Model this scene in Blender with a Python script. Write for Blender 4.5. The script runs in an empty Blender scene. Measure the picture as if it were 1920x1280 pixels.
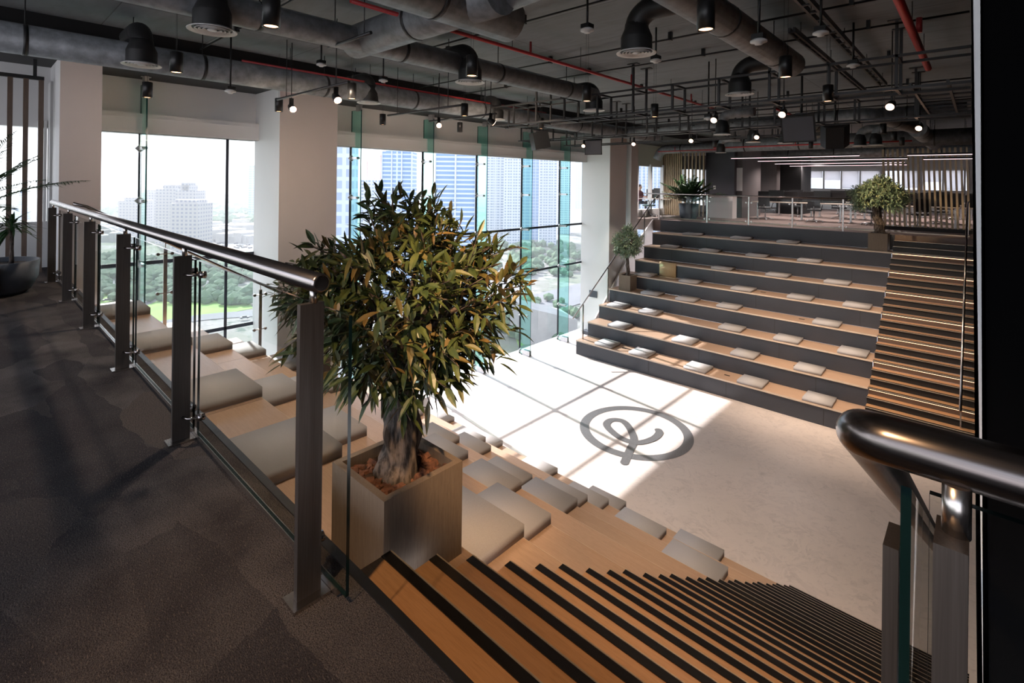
import bpy, bmesh, math, random
from mathutils import Vector, Matrix
random.seed(7)
R = math.radians
sc = bpy.context.scene
COL = sc.collection
# ------------------------------------------------------------------ camera
FPX, TH, H0, ROLL, CX, EYE = 949.56, 0.7461, 341.09, -0.0122, 960.0, 1.43
ct, st_ = math.cos(TH), math.sin(TH)
cam_d = bpy.data.cameras.new('camera'); cam = bpy.data.objects.new('camera', cam_d); COL.objects.link(cam)
cam_d.sensor_width = 36.0; cam_d.sensor_fit = 'HORIZONTAL'; cam_d.lens = FPX / 1920 * 36.0
cam_d.shift_y = -(640 - H0) / 1920.0; cam_d.clip_start = 0.05; cam_d.clip_end = 20000
cam.matrix_world = Matrix.Translation((0, 0, EYE)) @ Matrix.Rotation(TH, 4, 'Z') @ Matrix.Rotation(R(90), 4, 'X') @ Matrix.Rotation(-ROLL, 4, 'Z')
sc.camera = cam
# ------------------------------------------------------------------ world, sun, exposure
w = bpy.data.worlds.new('sky'); sc.world = w; w.use_nodes = True
nt = w.node_tree; nt.nodes.clear()
wo = nt.nodes.new('ShaderNodeOutputWorld'); bg = nt.nodes.new('ShaderNodeBackground')
tc = nt.nodes.new('ShaderNodeTexCoord'); sx = nt.nodes.new('ShaderNodeSeparateXYZ'); rmp = nt.nodes.new('ShaderNodeValToRGB')
nt.links.new(tc.outputs['Generated'], sx.inputs[0]); nt.links.new(sx.outputs['Z'], rmp.inputs[0])
rmp.color_ramp.elements[0].position = 0.0; rmp.color_ramp.elements[0].color = (0.93, 0.90, 0.95, 1)
rmp.color_ramp.elements[1].position = 0.6; rmp.color_ramp.elements[1].color = (0.72, 0.83, 1.0, 1)
nt.links.new(rmp.outputs[0], bg.inputs[0]); bg.inputs[1].default_value = 1.0
nt.links.new(bg.outputs[0], wo.inputs[0])
SUN_DIR = Vector((1, -0.142, -0.765)).normalized()
sl = bpy.data.lights.new('sun', 'SUN'); so = bpy.data.objects.new('sun', sl); COL.objects.link(so)
sl.energy = 4.7; sl.angle = R(0.7); sl.color = (1.0, 0.97, 0.94)
so.rotation_euler = SUN_DIR.to_track_quat('-Z', 'Y').to_euler(); so.location = (-30, 10, 40)
sc.view_settings.view_transform = 'Standard'; sc.view_settings.look = 'None'
sc.view_settings.exposure = 1.45; sc.view_settings.gamma = 1.0; sc.view_settings.use_curve_mapping = False
cy = sc.cycles
cy.max_bounces = 7; cy.diffuse_bounces = 4; cy.glossy_bounces = 3; cy.transmission_bounces = 4; cy.transparent_max_bounces = 28
cy.use_denoising = True; cy.denoiser = 'OPENIMAGEDENOISE'; cy.sample_clamp_indirect = 6.0
cy.caustics_reflective = False; cy.caustics_refractive = False; cy.use_adaptive_sampling = True; cy.adaptive_threshold = 0.02
# ------------------------------------------------------------------ geometry facts (metres)
XW, ZL = -10.91, -4.10          # glazing plane, lower floor level
RZ = 0.1518                     # riser
Y0, SN = 0.996, 0.2534          # near stair: edge of the carpet, tread depth
YF, SF = 13.4975, 0.6606        # far seating: lowest front, depth of a tier
CEIL = 3.42
def at(u, v, ax, val):
    "a point of the room from where it is seen and one known coordinate"
    a, b = u - CX, v - H0; cr, sr = math.cos(-ROLL), math.sin(-ROLL)
    x, y = (a * cr - b * sr) / FPX, (a * sr + b * cr) / FPX
    d = Vector((ct * x - st_, st_ * x + ct, -y)); o = Vector((0, 0, EYE)); k = 'XYZ'.index(ax)
    return o + d * ((val - o[k]) / d[k])
# ------------------------------------------------------------------ materials
def newmat(name):
    m = bpy.data.materials.new(name); m.use_nodes = True; return m, m.node_tree, m.node_tree.nodes['Principled BSDF']
def mixc(t, fac, a, b):
    n = t.nodes.new('ShaderNodeMix'); n.data_type = 'RGBA'
    if isinstance(fac, float): n.inputs[0].default_value = fac
    else: t.links.new(fac, n.inputs[0])
    for i, x in ((6, a), (7, b)):
        if isinstance(x, tuple): n.inputs[i].default_value = (*x, 1)
        else: t.links.new(x, n.inputs[i])
    return n.outputs[2]
def coords(t, scale=(1, 1, 1), obj=False, rot=(0, 0, 0)):
    mp = t.nodes.new('ShaderNodeMapping'); mp.inputs['Scale'].default_value = scale; mp.inputs['Rotation'].default_value = rot
    if obj:
        c = t.nodes.new('ShaderNodeTexCoord'); t.links.new(c.outputs['Object'], mp.inputs[0])
    else:
        c = t.nodes.new('ShaderNodeNewGeometry'); t.links.new(c.outputs['Position'], mp.inputs[0])
    return mp.outputs[0]
def noise(t, vec, scale, detail=4, rough=0.55, dist=0):
    n = t.nodes.new('ShaderNodeTexNoise'); n.inputs['Scale'].default_value = scale; n.inputs['Detail'].default_value = detail
    n.inputs['Roughness'].default_value = rough; n.inputs['Distortion'].default_value = dist
    t.links.new(vec, n.inputs['Vector']); return n.outputs['Fac']
def ramp(t, fac, p0, p1):
    n = t.nodes.new('ShaderNodeMapRange'); n.inputs[1].default_value = p0; n.inputs[2].default_value = p1
    t.links.new(fac, n.inputs[0]); return n.outputs[0]
def bump(t, b, h, s, d=0.01):
    n = t.nodes.new('ShaderNodeBump'); n.inputs['Strength'].default_value = s; n.inputs['Distance'].default_value = d
    t.links.new(h, n.inputs['Height']); t.links.new(n.outputs[0], b.inputs['Normal'])
def plain(name, c1, rough=0.5, metal=0.0, c2=None, sc_=(1, 1, 1), ns=8.0, bs=0.0, spec=None, lo=.3, hi=.7):
    m, t, b = newmat(name); c2 = c2 or tuple(x * 0.85 for x in c1)
    v = coords(t, sc_); n = noise(t, v, ns)
    t.links.new(mixc(t, ramp(t, n, lo, hi), c1, c2), b.inputs['Base Color'])
    b.inputs['Roughness'].default_value = rough; b.inputs['Metallic'].default_value = metal
    if spec is not None: b.inputs['Specular IOR Level'].default_value = spec
    if bs: bump(t, b, n, bs)
    return m
def emis(name, col, s):
    m, t, b = newmat(name); b.inputs['Base Color'].default_value = (*col, 1)
    b.inputs['Emission Color'].default_value = (*col, 1); b.inputs['Emission Strength'].default_value = s
    # keep a procedural touch: slight unevenness of the diffuser
    n = noise(t, coords(t), 60.0); t.links.new(mixc(t, n, col, tuple(x * .95 for x in col)), b.inputs['Emission Color'])
    return m
def glass(name, tint, refl=1.0, rough=0.0, solid=True):
    "thin clear glass: Schlick reflection over tinted transmission; a solid sheet reflects on entry only"
    m = bpy.data.materials.new(name); m.use_nodes = True; t = m.node_tree; t.nodes.clear(); N = t.nodes.new
    o = N('ShaderNodeOutputMaterial'); tr = N('ShaderNodeBsdfTransparent'); gl = N('ShaderNodeBsdfGlossy'); mx = N('ShaderNodeMixShader')
    lw = N('ShaderNodeLayerWeight'); lw.inputs[0].default_value = .5
    pw = N('ShaderNodeMath'); pw.operation = 'POWER'; pw.inputs[1].default_value = 5; t.links.new(lw.outputs['Facing'], pw.inputs[0])
    ma = N('ShaderNodeMath'); ma.operation = 'MULTIPLY_ADD'; ma.inputs[1].default_value = .92 * refl; ma.inputs[2].default_value = .045 * refl; t.links.new(pw.outputs[0], ma.inputs[0]); fac = ma.outputs[0]
    if solid:
        g = N('ShaderNodeNewGeometry'); sb = N('ShaderNodeMath'); sb.operation = 'SUBTRACT'; sb.inputs[0].default_value = 1; t.links.new(g.outputs['Backfacing'], sb.inputs[1])
        mu = N('ShaderNodeMath'); mu.operation = 'MULTIPLY'; t.links.new(fac, mu.inputs[0]); t.links.new(sb.outputs[0], mu.inputs[1]); fac = mu.outputs[0]
    n = noise(t, coords(t), 3.0, 1); t.links.new(mixc(t, n, tint, tuple(min(1, x * 1.01) for x in tint)), tr.inputs[0]); gl.inputs['Roughness'].default_value = rough
    t.links.new(fac, mx.inputs[0]); t.links.new(tr.outputs[0], mx.inputs[1]); t.links.new(gl.outputs[0], mx.inputs[2])
    t.links.new(mx.outputs[0], o.inputs[0]); return m
def wood(name, a, b_, rough=0.35, axis='X', sc_=1.0):
    m, t, b = newmat(name)
    s = {'X': (1.2, 22, 22), 'Y': (22, 1.2, 22), 'Z': (22, 22, 1.2)}[axis]; s = tuple(q * sc_ for q in s)
    v = coords(t, s); n = noise(t, v, 3.0, 6, .6, .4); n2 = noise(t, coords(t, tuple(q * 5 for q in s)), 3.0, 2)
    c = mixc(t, ramp(t, n, .3, .72), a, b_); c = mixc(t, ramp(t, n2, .5, .85), c, tuple(q * .8 for q in b_))
    t.links.new(c, b.inputs['Base Color']); b.inputs['Roughness'].default_value = rough; bump(t, b, n2, .06, .002); return m
M = {}
M['bench'] = wood('bench_oak', (.42, .28, .195), (.355, .232, .16), .33)
M['lip'] = plain('oak_lip', (.62, .50, .40), .4, ns=8.0)
M['lip_near'] = plain('oak_lip_near', (.50, .37, .275), .4, ns=8.0)
M['tread'] = wood('tread_oak', (.44, .245, .125), (.36, .19, .09), .38)
M['planter'] = wood('planter_oak', (.19, .145, .108), (.135, .10, .073), .72, 'Z', 1.6)
M['slat'] = wood('slat_oak', (.55, .42, .28), (.44, .33, .21), .55, 'Z')
M['slat_dark'] = wood('slat_walnut', (.14, .095, .07), (.09, .06, .045), .6, 'Z')
M['riser'] = plain('riser_grey', (.042, .046, .060), .42, c2=(.035, .039, .051), ns=2.0)
M['riser_dark'] = plain('riser_black', (.012, .011, .011), .5, ns=4.0)
M['riser_wood'] = wood('riser_wood', (.13, .085, .062), (.09, .06, .045), .5)
M['nosing'] = plain('nosing_black', (.010, .009, .010), .22, ns=30.0)
M['nose_edge'] = plain('nosing_edge', (.55, .47, .38), .3, .6, ns=30.0)
M['steel'] = plain('brushed_steel', (.62, .58, .55), .26, 1.0, c2=(.52, .48, .46), sc_=(60, 60, 1.5), ns=4.0)
M['post'] = plain('post_steel', (.13, .115, .108), .42, .8, c2=(.095, .083, .078), sc_=(80, 80, 1.2), ns=4.0)
M['rail'] = plain('rail_steel', (.40, .36, .345), .2, 1.0, c2=(.30, .27, .26), sc_=(1, 90, 90), ns=3.0)
M['rail_dark'] = plain('rail_steel_shaded', (.21, .185, .175), .24, 1.0, c2=(.15, .13, .125), sc_=(1, 90, 90), ns=3.0)  # rail steel again, painted darker where pendants would mirror too brightly
M['cushion'] = plain('cushion_fabric', (.385, .362, .362), .95, c2=(.32, .30, .30), ns=260.0, bs=.25)
M['cushion_tan'] = plain('cushion_tan_fabric', (.62, .46, .27), .95, c2=(.55, .40, .23), ns=260.0, bs=.25)
M['white'] = plain('white_paint', (.78, .78, .78), .6, c2=(.75, .75, .75), ns=1.2)
M['beige'] = plain('beige_paint', (.63, .575, .56), .6, c2=(.60, .55, .535), ns=1.2)
M['grey'] = plain('grey_paint', (.72, .72, .73), .6, c2=(.69, .69, .70), ns=1.2)
M['black'] = plain('black_paint', (.006, .006, .007), .6, ns=3.0)
M['wall_black'] = plain('matt_black_wall', (.0022, .0022, .0026), .9, ns=3.0, spec=.05)
M['black_gloss'] = plain('black_metal', (.016, .016, .017), .38, .3, ns=20.0)
M['truss'] = plain('truss_metal', (.055, .055, .058), .45, .5, ns=20.0)
M['charcoal'] = plain('charcoal_laminate', (.060, .060, .075), .5, ns=2.0)
M['taupe'] = plain('taupe_panel', (.10, .088, .088), .5, ns=2.0)
M['duct'] = plain('duct_wrap', (.24, .255, .275), .5, .15, c2=(.12, .128, .137), ns=9.0, bs=.8)
M['duct_black'] = plain('duct_black', (.016, .016, .017), .5, .1, ns=9.0)
M['grille'] = plain('grille_white', (.62, .62, .62), .5, ns=20.0)
M['red'] = plain('red_pipe', (.42, .035, .04), .4, .1, ns=20.0)
M['edge'] = plain('glass_edge', (.004, .016, .016), .15, ns=5.0)
M['edge_lit'] = plain('fin_edge', (.01, .07, .065), .12, ns=5.0)
M['seal'] = plain('black_seal', (.015, .02, .035), .6, ns=5.0)
M['glass'] = glass('balustrade_glass', (.975, .99, .985), .7)
M['pane'] = glass('window_glass', (.94, .965, .985), .75, solid=False)
M['fin'] = glass('fin_glass', (.70, .92, .885), .9)
M['lamp_warm'] = emis('lamp_warm', (1.0, .50, .24), 3.2)
M['spot_warm'] = emis('spot_warm', (1.0, .58, .38), 4.0)
M['led'] = emis('led_strip', (1.0, .52, .30), 1.4)
M['linear'] = emis('linear_lamp', (1.0, .70, .74), .85)
M['bark'] = plain('bark', (.125, .098, .084), .95, c2=(.022, .016, .014), sc_=(1, 1, .22), ns=42.0, bs=1.0, lo=.42, hi=.6)
M['chips'] = plain('bark_chips', (.20, .085, .05), .9, c2=(.05, .022, .016), ns=25.0, bs=.6)
M['soil'] = plain('soil', (.05, .03, .022), 1.0, ns=40.0, bs=.8)
M['bowl'] = plain('bowl_grey', (.075, .085, .105), .55, ns=2.0)
M['screen'] = plain('monitor_black', (.012, .012, .014), .35, ns=2.0)
M['desk'] = plain('desk_top', (.60, .50, .42), .4, ns=3.0)
M['chair_fab'] = plain('chair_mesh', (.022, .024, .028), .8, ns=60.0)
M['chair_green'] = plain('chair_teal', (.10, .16, .16), .8, ns=60.0)
M['alu'] = plain('cast_aluminium', (.62, .62, .64), .35, .9, ns=20.0)
M['blind'] = plain('roller_blind', (.42, .41, .41), .8, ns=60.0)
m_, t_, b_ = newmat('translucent_blind'); b_.inputs['Roughness'].default_value = .9
tl_ = t_.nodes.new('ShaderNodeBsdfTranslucent'); mx_ = t_.nodes.new('ShaderNodeMixShader'); mx_.inputs[0].default_value = .8; n_ = noise(t_, coords(t_), 50.0)
t_.links.new(mixc(t_, n_, (.62, .60, .60), (.56, .54, .54)), b_.inputs['Base Color']); t_.links.new(mixc(t_, n_, (.85, .83, .84), (.80, .78, .79)), tl_.inputs[0])
t_.links.new(b_.outputs[0], mx_.inputs[1]); t_.links.new(tl_.outputs[0], mx_.inputs[2]); t_.links.new(mx_.outputs[0], t_.nodes['Material Output'].inputs[0]); M['blind_lit'] = m_
def leafmat(name, a, b_, c):
    m, t, b = newmat(name)
    v = coords(t, (1, 1, 1)); n = noise(t, v, 14.0, 2)
    gm = t.nodes.new('ShaderNodeNewGeometry')
    c1 = mixc(t, ramp(t, n, .38, .62), a, b_); c2 = mixc(t, ramp(t, gm.outputs['Random Per Island'], .72, .95), c1, c)
    t.links.new(c2, b.inputs['Base Color']); b.inputs['Roughness'].default_value = .42
    b.inputs['Transmission Weight'].default_value = 0.0; b.inputs['Subsurface Weight'].default_value = 0.0
    return m
M['leaf'] = leafmat('olive_leaf', (.060, .078, .022), (.030, .050, .018), (.15, .10, .035))
M['leaf_grey'] = leafmat('grey_green_leaf', (.22, .30, .19), (.13, .20, .14), (.34, .36, .20))
M['palm'] = leafmat('palm_leaf', (.035, .085, .028), (.022, .055, .022), (.06, .10, .035))
def carpetmat():
    m, t, b = newmat('carpet_pile')
    v = coords(t, (1, 1, 1)); vs = coords(t, (.75, 2.6, 1), rot=(0, 0, .35))
    vo = t.nodes.new('ShaderNodeTexVoronoi'); vo.inputs['Scale'].default_value = 1.5
    dn = t.nodes.new('ShaderNodeTexNoise'); dn.inputs['Scale'].default_value = 2.2; dn.inputs['Detail'].default_value = 5; t.links.new(v, dn.inputs['Vector'])
    vm = t.nodes.new('ShaderNodeVectorMath'); vm.operation = 'MULTIPLY_ADD'; vm.inputs[1].default_value = (.4, .4, .4); t.links.new(dn.outputs['Color'], vm.inputs[0]); t.links.new(vs, vm.inputs[2]); t.links.new(vm.outputs[0], vo.inputs['Vector'])
    sp = t.nodes.new('ShaderNodeSeparateColor'); t.links.new(vo.outputs['Color'], sp.inputs[0])
    n = noise(t, v, 2.3, 3); f = noise(t, v, 210.0, 3, .7); f2 = noise(t, coords(t, (60, 260, 60), rot=(0, 0, .6)), 1.0, 2)
    c = mixc(t, ramp(t, sp.outputs[0], .1, .9), (.068, .062, .066), (.165, .146, .14))
    c = mixc(t, ramp(t, n, .35, .7), c, (.040, .034, .038)); c = mixc(t, ramp(t, sp.outputs[1], .8, .95), c, (.115, .095, .088))
    c = mixc(t, ramp(t, f, .42, .66), c, (.018, .015, .016)); c = mixc(t, ramp(t, f2, .55, .8), c, (.15, .12, .105))
    t.links.new(c, b.inputs['Base Color']); b.inputs['Roughness'].default_value = 1.0; b.inputs['Specular IOR Level'].default_value = .1
    bump(t, b, f, .9, .012); return m
M['carpet'] = carpetmat()
def stagemat():
    m, t, b = newmat('polished_screed')
    v = coords(t); n = noise(t, v, .9, 5, .6, .6); n2 = noise(t, v, 7.0, 8, .7, 1.4); n3 = noise(t, v, 2.2, 6, .7, 3.0)
    c = mixc(t, ramp(t, n, .32, .68), (.60, .52, .485), (.49, .425, .40)); c = mixc(t, ramp(t, n2, .50, .75), c, (.40, .345, .325))
    c = mixc(t, ramp(t, n3, .50, .515), c, (.56, .485, .45))
    t.links.new(c, b.inputs['Base Color']); b.inputs['Roughness'].default_value = .38; return m
M['stage'] = stagemat()
def ceilmat():
    m, t, b = newmat('painted_concrete')
    v = coords(t, (1.0, 3.0, 1)); n = noise(t, v, 2.2, 6, .65, .5)
    br = t.nodes.new('ShaderNodeTexBrick'); br.inputs['Scale'].default_value = 1.0; br.offset = 0.0
    br.inputs['Brick Width'].default_value = 2.4; br.inputs['Row Height'].default_value = 1.2; br.inputs['Mortar Size'].default_value = .006
    br.inputs['Color1'].default_value = (1, 1, 1, 1); br.inputs['Color2'].default_value = (.82, .82, .82, 1); br.inputs['Mortar'].default_value = (.3, .3, .3, 1)
    t.links.new(coords(t), br.inputs['Vector'])
    c = mixc(t, ramp(t, n, .3, .7), (.175, .195, .215), (.13, .143, .157))
    mm = t.nodes.new('ShaderNodeMix'); mm.data_type = 'RGBA'; mm.blend_type = 'MULTIPLY'; mm.inputs[0].default_value = 1
    t.links.new(c, mm.inputs[6]); t.links.new(br.outputs['Color'], mm.inputs[7]); t.links.new(mm.outputs[2], b.inputs['Base Color'])
    b.inputs['Roughness'].default_value = .7; bump(t, b, n, .3); return m
M['ceiling'] = ceilmat()
M['logo'] = plain('logo_inlay', (.13, .125, .125), .35, c2=(.075, .073, .075), ns=40.0)
M['office_floor'] = plain('office_carpet', (.22, .155, .135), .95, c2=(.13, .10, .09), sc_=(.3, 3, 1), ns=1.6)
# ------------------------------------------------------------------ mesh helpers
class MB:
    def __init__(s): s.bm = bmesh.new()
    def face(s, vs, mi=0):
        try: f = s.bm.faces.new(vs); f.material_index = mi; return f
        except ValueError: return None
    def box(s, x0, x1, y0, y1, z0, z1, mi=0, mat=None, side=None):
        c = [Vector((x, y, z)) for z in (z0, z1) for y in (y0, y1) for x in (x0, x1)]
        if mat is not None: c = [mat @ q for q in c]
        v = [s.bm.verts.new(q) for q in c]
        fs = [(0, 2, 3, 1), (4, 5, 7, 6), (0, 1, 5, 4), (2, 6, 7, 3), (0, 4, 6, 2), (1, 3, 7, 5)]   # -z +z -y +y -x +x
        for i, f in enumerate(fs): s.face([v[k] for k in f], side[i] if side else mi)
        return v
    def tube(s, pts, r, n=12, mi=0, cap=True, rr=None):
        pts = [Vector(p) for p in pts]; rings = []; up = Vector((0, 0, 1)); prev = None
        for i, p in enumerate(pts):
            d = (pts[min(i + 1, len(pts) - 1)] - pts[max(i - 1, 0)]).normalized()
            if prev is None:
                a = d.cross(up) if abs(d.z) < .95 else d.cross(Vector((1, 0, 0)))
            else:
                a = prev - d * prev.dot(d)
            a.normalize(); prev = a.copy(); b = d.cross(a).normalized(); q = rr[i] if rr else r
            rings.append([s.bm.verts.new(p + (a * math.cos(2 * math.pi * k / n) + b * math.sin(2 * math.pi * k / n)) * q) for k in range(n)])
        for i in range(len(rings) - 1):
            for k in range(n):
                f = s.face([rings[i][k], rings[i][(k + 1) % n], rings[i + 1][(k + 1) % n], rings[i + 1][k]], mi)
                if f: f.smooth = True
        if cap: s.face(rings[0][::-1], mi); s.face(rings[-1], mi)
        return s
    def lathe(s, prof, c, n=24, mi=0, mat=None, cap=True):
        rings = []
        for r, z in prof:
            rg = []
            for k in range(n):
                q = Vector((r * math.cos(2 * math.pi * k / n), r * math.sin(2 * math.pi * k / n), z))
                if mat is not None: q = mat @ q
                rg.append(s.bm.verts.new(q + Vector(c)))
            rings.append(rg)
        for i in range(len(rings) - 1):
            for k in range(n):
                f = s.face([rings[i][k], rings[i][(k + 1) % n], rings[i + 1][(k + 1) % n], rings[i + 1][k]], mi)
                if f: f.smooth = True
        if cap: s.face(rings[0][::-1], mi); s.face(rings[-1], mi)
        return s
    def cyl(s, c, r, z0, z1, n=20, mi=0): return s.lathe([(r, z0), (r, z1)], c, n, mi)
    def poly(s, pts, mi=0): return s.face([s.bm.verts.new(Vector(p)) for p in pts], mi)
    def prism(s, pts, d, mi=0):
        a = [s.bm.verts.new(Vector(p)) for p in pts]; b = [s.bm.verts.new(Vector(p) + Vector(d)) for p in pts]; n = len(pts)
        s.face(a[::-1], mi); s.face(b, mi)
        for k in range(n): s.face([a[k], a[(k + 1) % n], b[(k + 1) % n], b[k]], mi)
    def bevel(s, off, seg=2, ang=R(30)):
        es = [e for e in s.bm.edges if len(e.link_faces) == 2 and e.calc_face_angle(0) > ang]
        bmesh.ops.bevel(s.bm, geom=es, offset=off, segments=seg, profile=.5, affect='EDGES', clamp_overlap=True); return s
    def build(s, name, mat, parent=None, smooth=False, fix=True):
        if fix: bmesh.ops.recalc_face_normals(s.bm, faces=s.bm.faces)
        me = bpy.data.meshes.new(name); s.bm.to_mesh(me); s.bm.free()
        for m_ in (mat if isinstance(mat, (list, tuple)) else [mat]): me.materials.append(m_)
        if smooth:
            for p in me.polygons: p.use_smooth = True
        o = bpy.data.objects.new(name, me); COL.objects.link(o)
        if parent is not None:
            o.parent = parent; o.matrix_parent_inverse = Matrix.Identity(4)
            pl = Vector((0, 0, 0)); q = parent
            while q is not None: pl += Vector(q.location); q = q.parent
            if not parent.get('_local'): o.location = -pl if parent.get('_off') else (0, 0, 0)
        return o
def tag(o, label, cat=None, group=None, kind=None):
    if label: o['label'] = label
    if cat: o['category'] = cat
    if group: o['group'] = group
    if kind: o['kind'] = kind
    return o
def empty(name, label, cat, group=None, loc=(0, 0, 0), rz=0):
    o = bpy.data.objects.new(name, None); COL.objects.link(o); o.location = loc; o.rotation_euler = (0, 0, rz)
    return tag(o, label, cat, group)
def struct(name, mb, mat, label=None, parent=None):
    o = mb.build(name, mat, parent)
    if parent is None: o['kind'] = 'structure'
    if label: o['label'] = label
    return o
def copy_tree(o, parent=None):
    c = o.copy(); COL.objects.link(c)
    if parent is not None: c.parent = parent
    for ch in list(o.children): copy_tree(ch, c)
    return c
def world_to(o):
    "parts were modelled in world coordinates under an Empty that stands at the base: shift them back"
    bpy.context.view_layer.update()
ORD = ['first', 'second', 'third', 'fourth', 'fifth', 'sixth', 'seventh', 'eighth', 'ninth', 'tenth', 'eleventh', 'twelfth']
# things modelled in world coordinates: Empty at base + children shifted by -base
class Thing:
    def __init__(s, name, label, cat, base, group=None):
        s.e = empty(name, label, cat, group, base); s.b = Vector(base)
    def part(s, name, mb, mat, parent=None, smooth=False, label=None):
        bmesh.ops.translate(mb.bm, verts=mb.bm.verts, vec=-s.b)
        o = mb.build(name, mat, None, smooth); o.parent = parent or s.e
        if label: o['label'] = label
        return o
# ================================================================== SETTING
mb = MB(); mb.box(-10.9, 3.2, -4, Y0 - .035, -.30, 0); struct('floor', mb, M['carpet'], 'dark brown patterned carpet of the upper floor nearest the camera')
mb = MB(); mb.box(-10.9, .6, Y0 - .035, Y0, -.40, .006); struct('trim_1', mb, M['black_gloss'], 'black edge strip along the carpet')
mb = MB(); mb.box(XW, .05, 1.2, 18.9, ZL - .2, ZL); struct('floor_lower', mb, M['stage'], 'pale polished floor of the lower level')
mb = MB(); mb.box(XW, 3.2, 18.79, 36, -.45, 0); struct('floor_office', mb, M['office_floor'], 'office floor beyond the far seating')
mb = MB(); mb.box(XW - .3, 3.2, -4, 36, CEIL, CEIL + .3); struct('ceiling', mb, M['ceiling'], 'dark grey exposed concrete ceiling')
# ceiling beam over the column line
mb = MB(); mb.box(-10.9, -8.45, -4, 36, 3.16, CEIL); struct('trim_2', mb, M['black'], 'black downstand beam over the columns')
# walls
mb = MB(); mb.box(.03, .5, 2.2, 19.2, ZL, CEIL, side=[0, 0, 0, 0, 0, 0]); struct('wall_right', mb, M['wall_black'], 'black wall at the right of both stairs')
a0, a1, b0, b1 = [at(u, v, 'Y', 2.15) for u, v in ((1817, 0), (1848, 810), (1830, 0), (1853, 810))]
def zl_(p, q, z): return p.x + (q.x - p.x) * (z - p.z) / (q.z - p.z)
mb = MB(); mb.prism([(zl_(b0, b1, ZL), 2.16, ZL), (.5, 2.16, ZL), (.5, 2.16, CEIL), (zl_(b0, b1, CEIL), 2.16, CEIL)], (0, .04, 0)); struct('wall_front', mb, M['wall_black'], 'black end face of the wall at the right')
mb = MB(); mb.prism([(zl_(a0, a1, ZL), 2.15, ZL), (zl_(b0, b1, ZL), 2.15, ZL), (zl_(b0, b1, CEIL), 2.15, CEIL), (zl_(a0, a1, CEIL), 2.15, CEIL)], (0, .05, 0)); struct('trim_3', mb, M['grey'], 'grey corner strip at the near end of the black wall')
mb = MB(); mb.box(.5, 3.2, 1.0, 2.2, -.3, CEIL); struct('wall_side', mb, M['wall_black'], 'black wall beyond the near balustrade')
mb = MB(); mb.box(3.2, 3.4, -4, 36, -.3, CEIL); struct('wall_east', mb, M['taupe'])
mb = MB(); mb.poly([(XW, -4, 0), (3.2, -4, 0), (3.2, -4, CEIL), (XW, -4, CEIL)]); struct('window_7', mb, M['pane'], 'unseen glazing added behind the camera to let in fill light')  # unseen pane, added close behind so sky light fills the room
def column(y0, y1, x1=-9.72, z0=ZL, lab=''):
    mb = MB(); mb.box(XW - .02, x1, y0, y1, z0, CEIL)
    o = struct('wall_column', mb, [M['white'], M['beige']], lab)
    for p in o.data.polygons:
        if p.normal.x > .9: p.material_index = 1  # room side painted warmer, other sides whiter, in place of indoor light and daylight
column(.925, 1.40, lab='leftmost white column beside the screen of slats')
column(4.037, 5.203, lab='wide column in the middle glazing, painted white for daylight, beige for room light')
column(15.665, 16.81, lab='column at the end of far seating, painted white for daylight, beige for room light')
column(17.17, 17.69, lab='narrow grey pier behind the far column')
# glazing bays
SEAM_Y = [2.107, 6.185, 8.285, 10.249, 12.258, 14.269]; SEAM_Z = [-1.52, -.09]
def bay(n, y0, y1, z0, z1, seams, lab, hz=SEAM_Z):
    mb = MB(); mb.poly([(XW, y0, z0), (XW, y1, z0), (XW, y1, z1), (XW, y0, z1)])
    o = struct('window_%d' % n, mb, M['pane'], lab)
    mb = MB()
    for y in seams: mb.box(XW - .012, XW + .012, y - .024, y + .024, z0, z1)
    for z in hz: mb.box(XW - .012, XW + .012, y0, y1, z - .034, z + .034)
    mb.build('seal', M['seal'], o)
bay(1, -4, .925, .72, 2.30, [-2.5, -1, .1], 'glazing left of the first column', [])
bay(2, 1.40, 4.037, ZL, 2.22, [2.107, 3.52], 'glazing between the two left columns')
bay(3, 5.203, 15.665, ZL, 2.22, SEAM_Y[1:], 'long glazing in front of the blue towers')
bay(4, 16.81, 17.17, ZL, 2.22, [], 'sliver of glazing in the gap of the far column')
bay(5, 17.69, 36, .3, 2.22, [18.6, 19.7, 20.9, 22.1, 23.3, 24.5, 25.7, 26.9, 28.1, 29.3], 'office glazing beyond the far column', [])
mb = MB(); mb.box(XW - .1, XW + .12, -4, .925, 0, .72); struct('wall_sill', mb, M['white'], 'low grey wall under the left window')
mb = MB()
for y in (-2.5, -1, .1): mb.box(XW - .05, XW + .05, y - .03, y + .03, .72, 2.3)
struct('trim_4', mb, M['white'])
mb = MB(); mb.box(XW - .1, XW + .12, 17.69, 36, 0, .3)
for y in (18.6, 19.7, 20.9, 22.1, 23.3, 24.5, 25.7, 26.9): mb.box(XW - .05, XW + .10, y - .06, y + .06, 0, 2.3)
struct('trim_5', mb, M['white'], 'white mullions of the office glazing')
for i, (y0, y1, lab) in enumerate([(-4, .925, 'grey wall over the left window'), (1.40, 4.037, 'grey wall over the window between the left columns'), (5.203, 15.665, 'grey wall over the long glazing'), (16.81, 17.17, None), (17.69, 36, 'pale wall over the office glazing')]):
    mb = MB(); mb.box(XW - .2, XW + .02, y0, y1, 2.2, CEIL); struct('wall_upper', mb, M['white'] if i == 0 else M['grey'], lab)
    if i in (1, 2):
        mb = MB(); mb.box(XW + .02, -10.715, y0 - (.06 if i == 1 else 0), y1, 2.2, 2.54); mb.box(XW + .02, -10.70, y0, y1, 2.2, 2.25); mb.box(XW + .02, -10.705, y0, y1, 2.46, 2.475)
        struct('trim_%d' % (5 + i), mb, M['grey'], 'grey blind box under the upper wall')
mb = MB()
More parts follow.
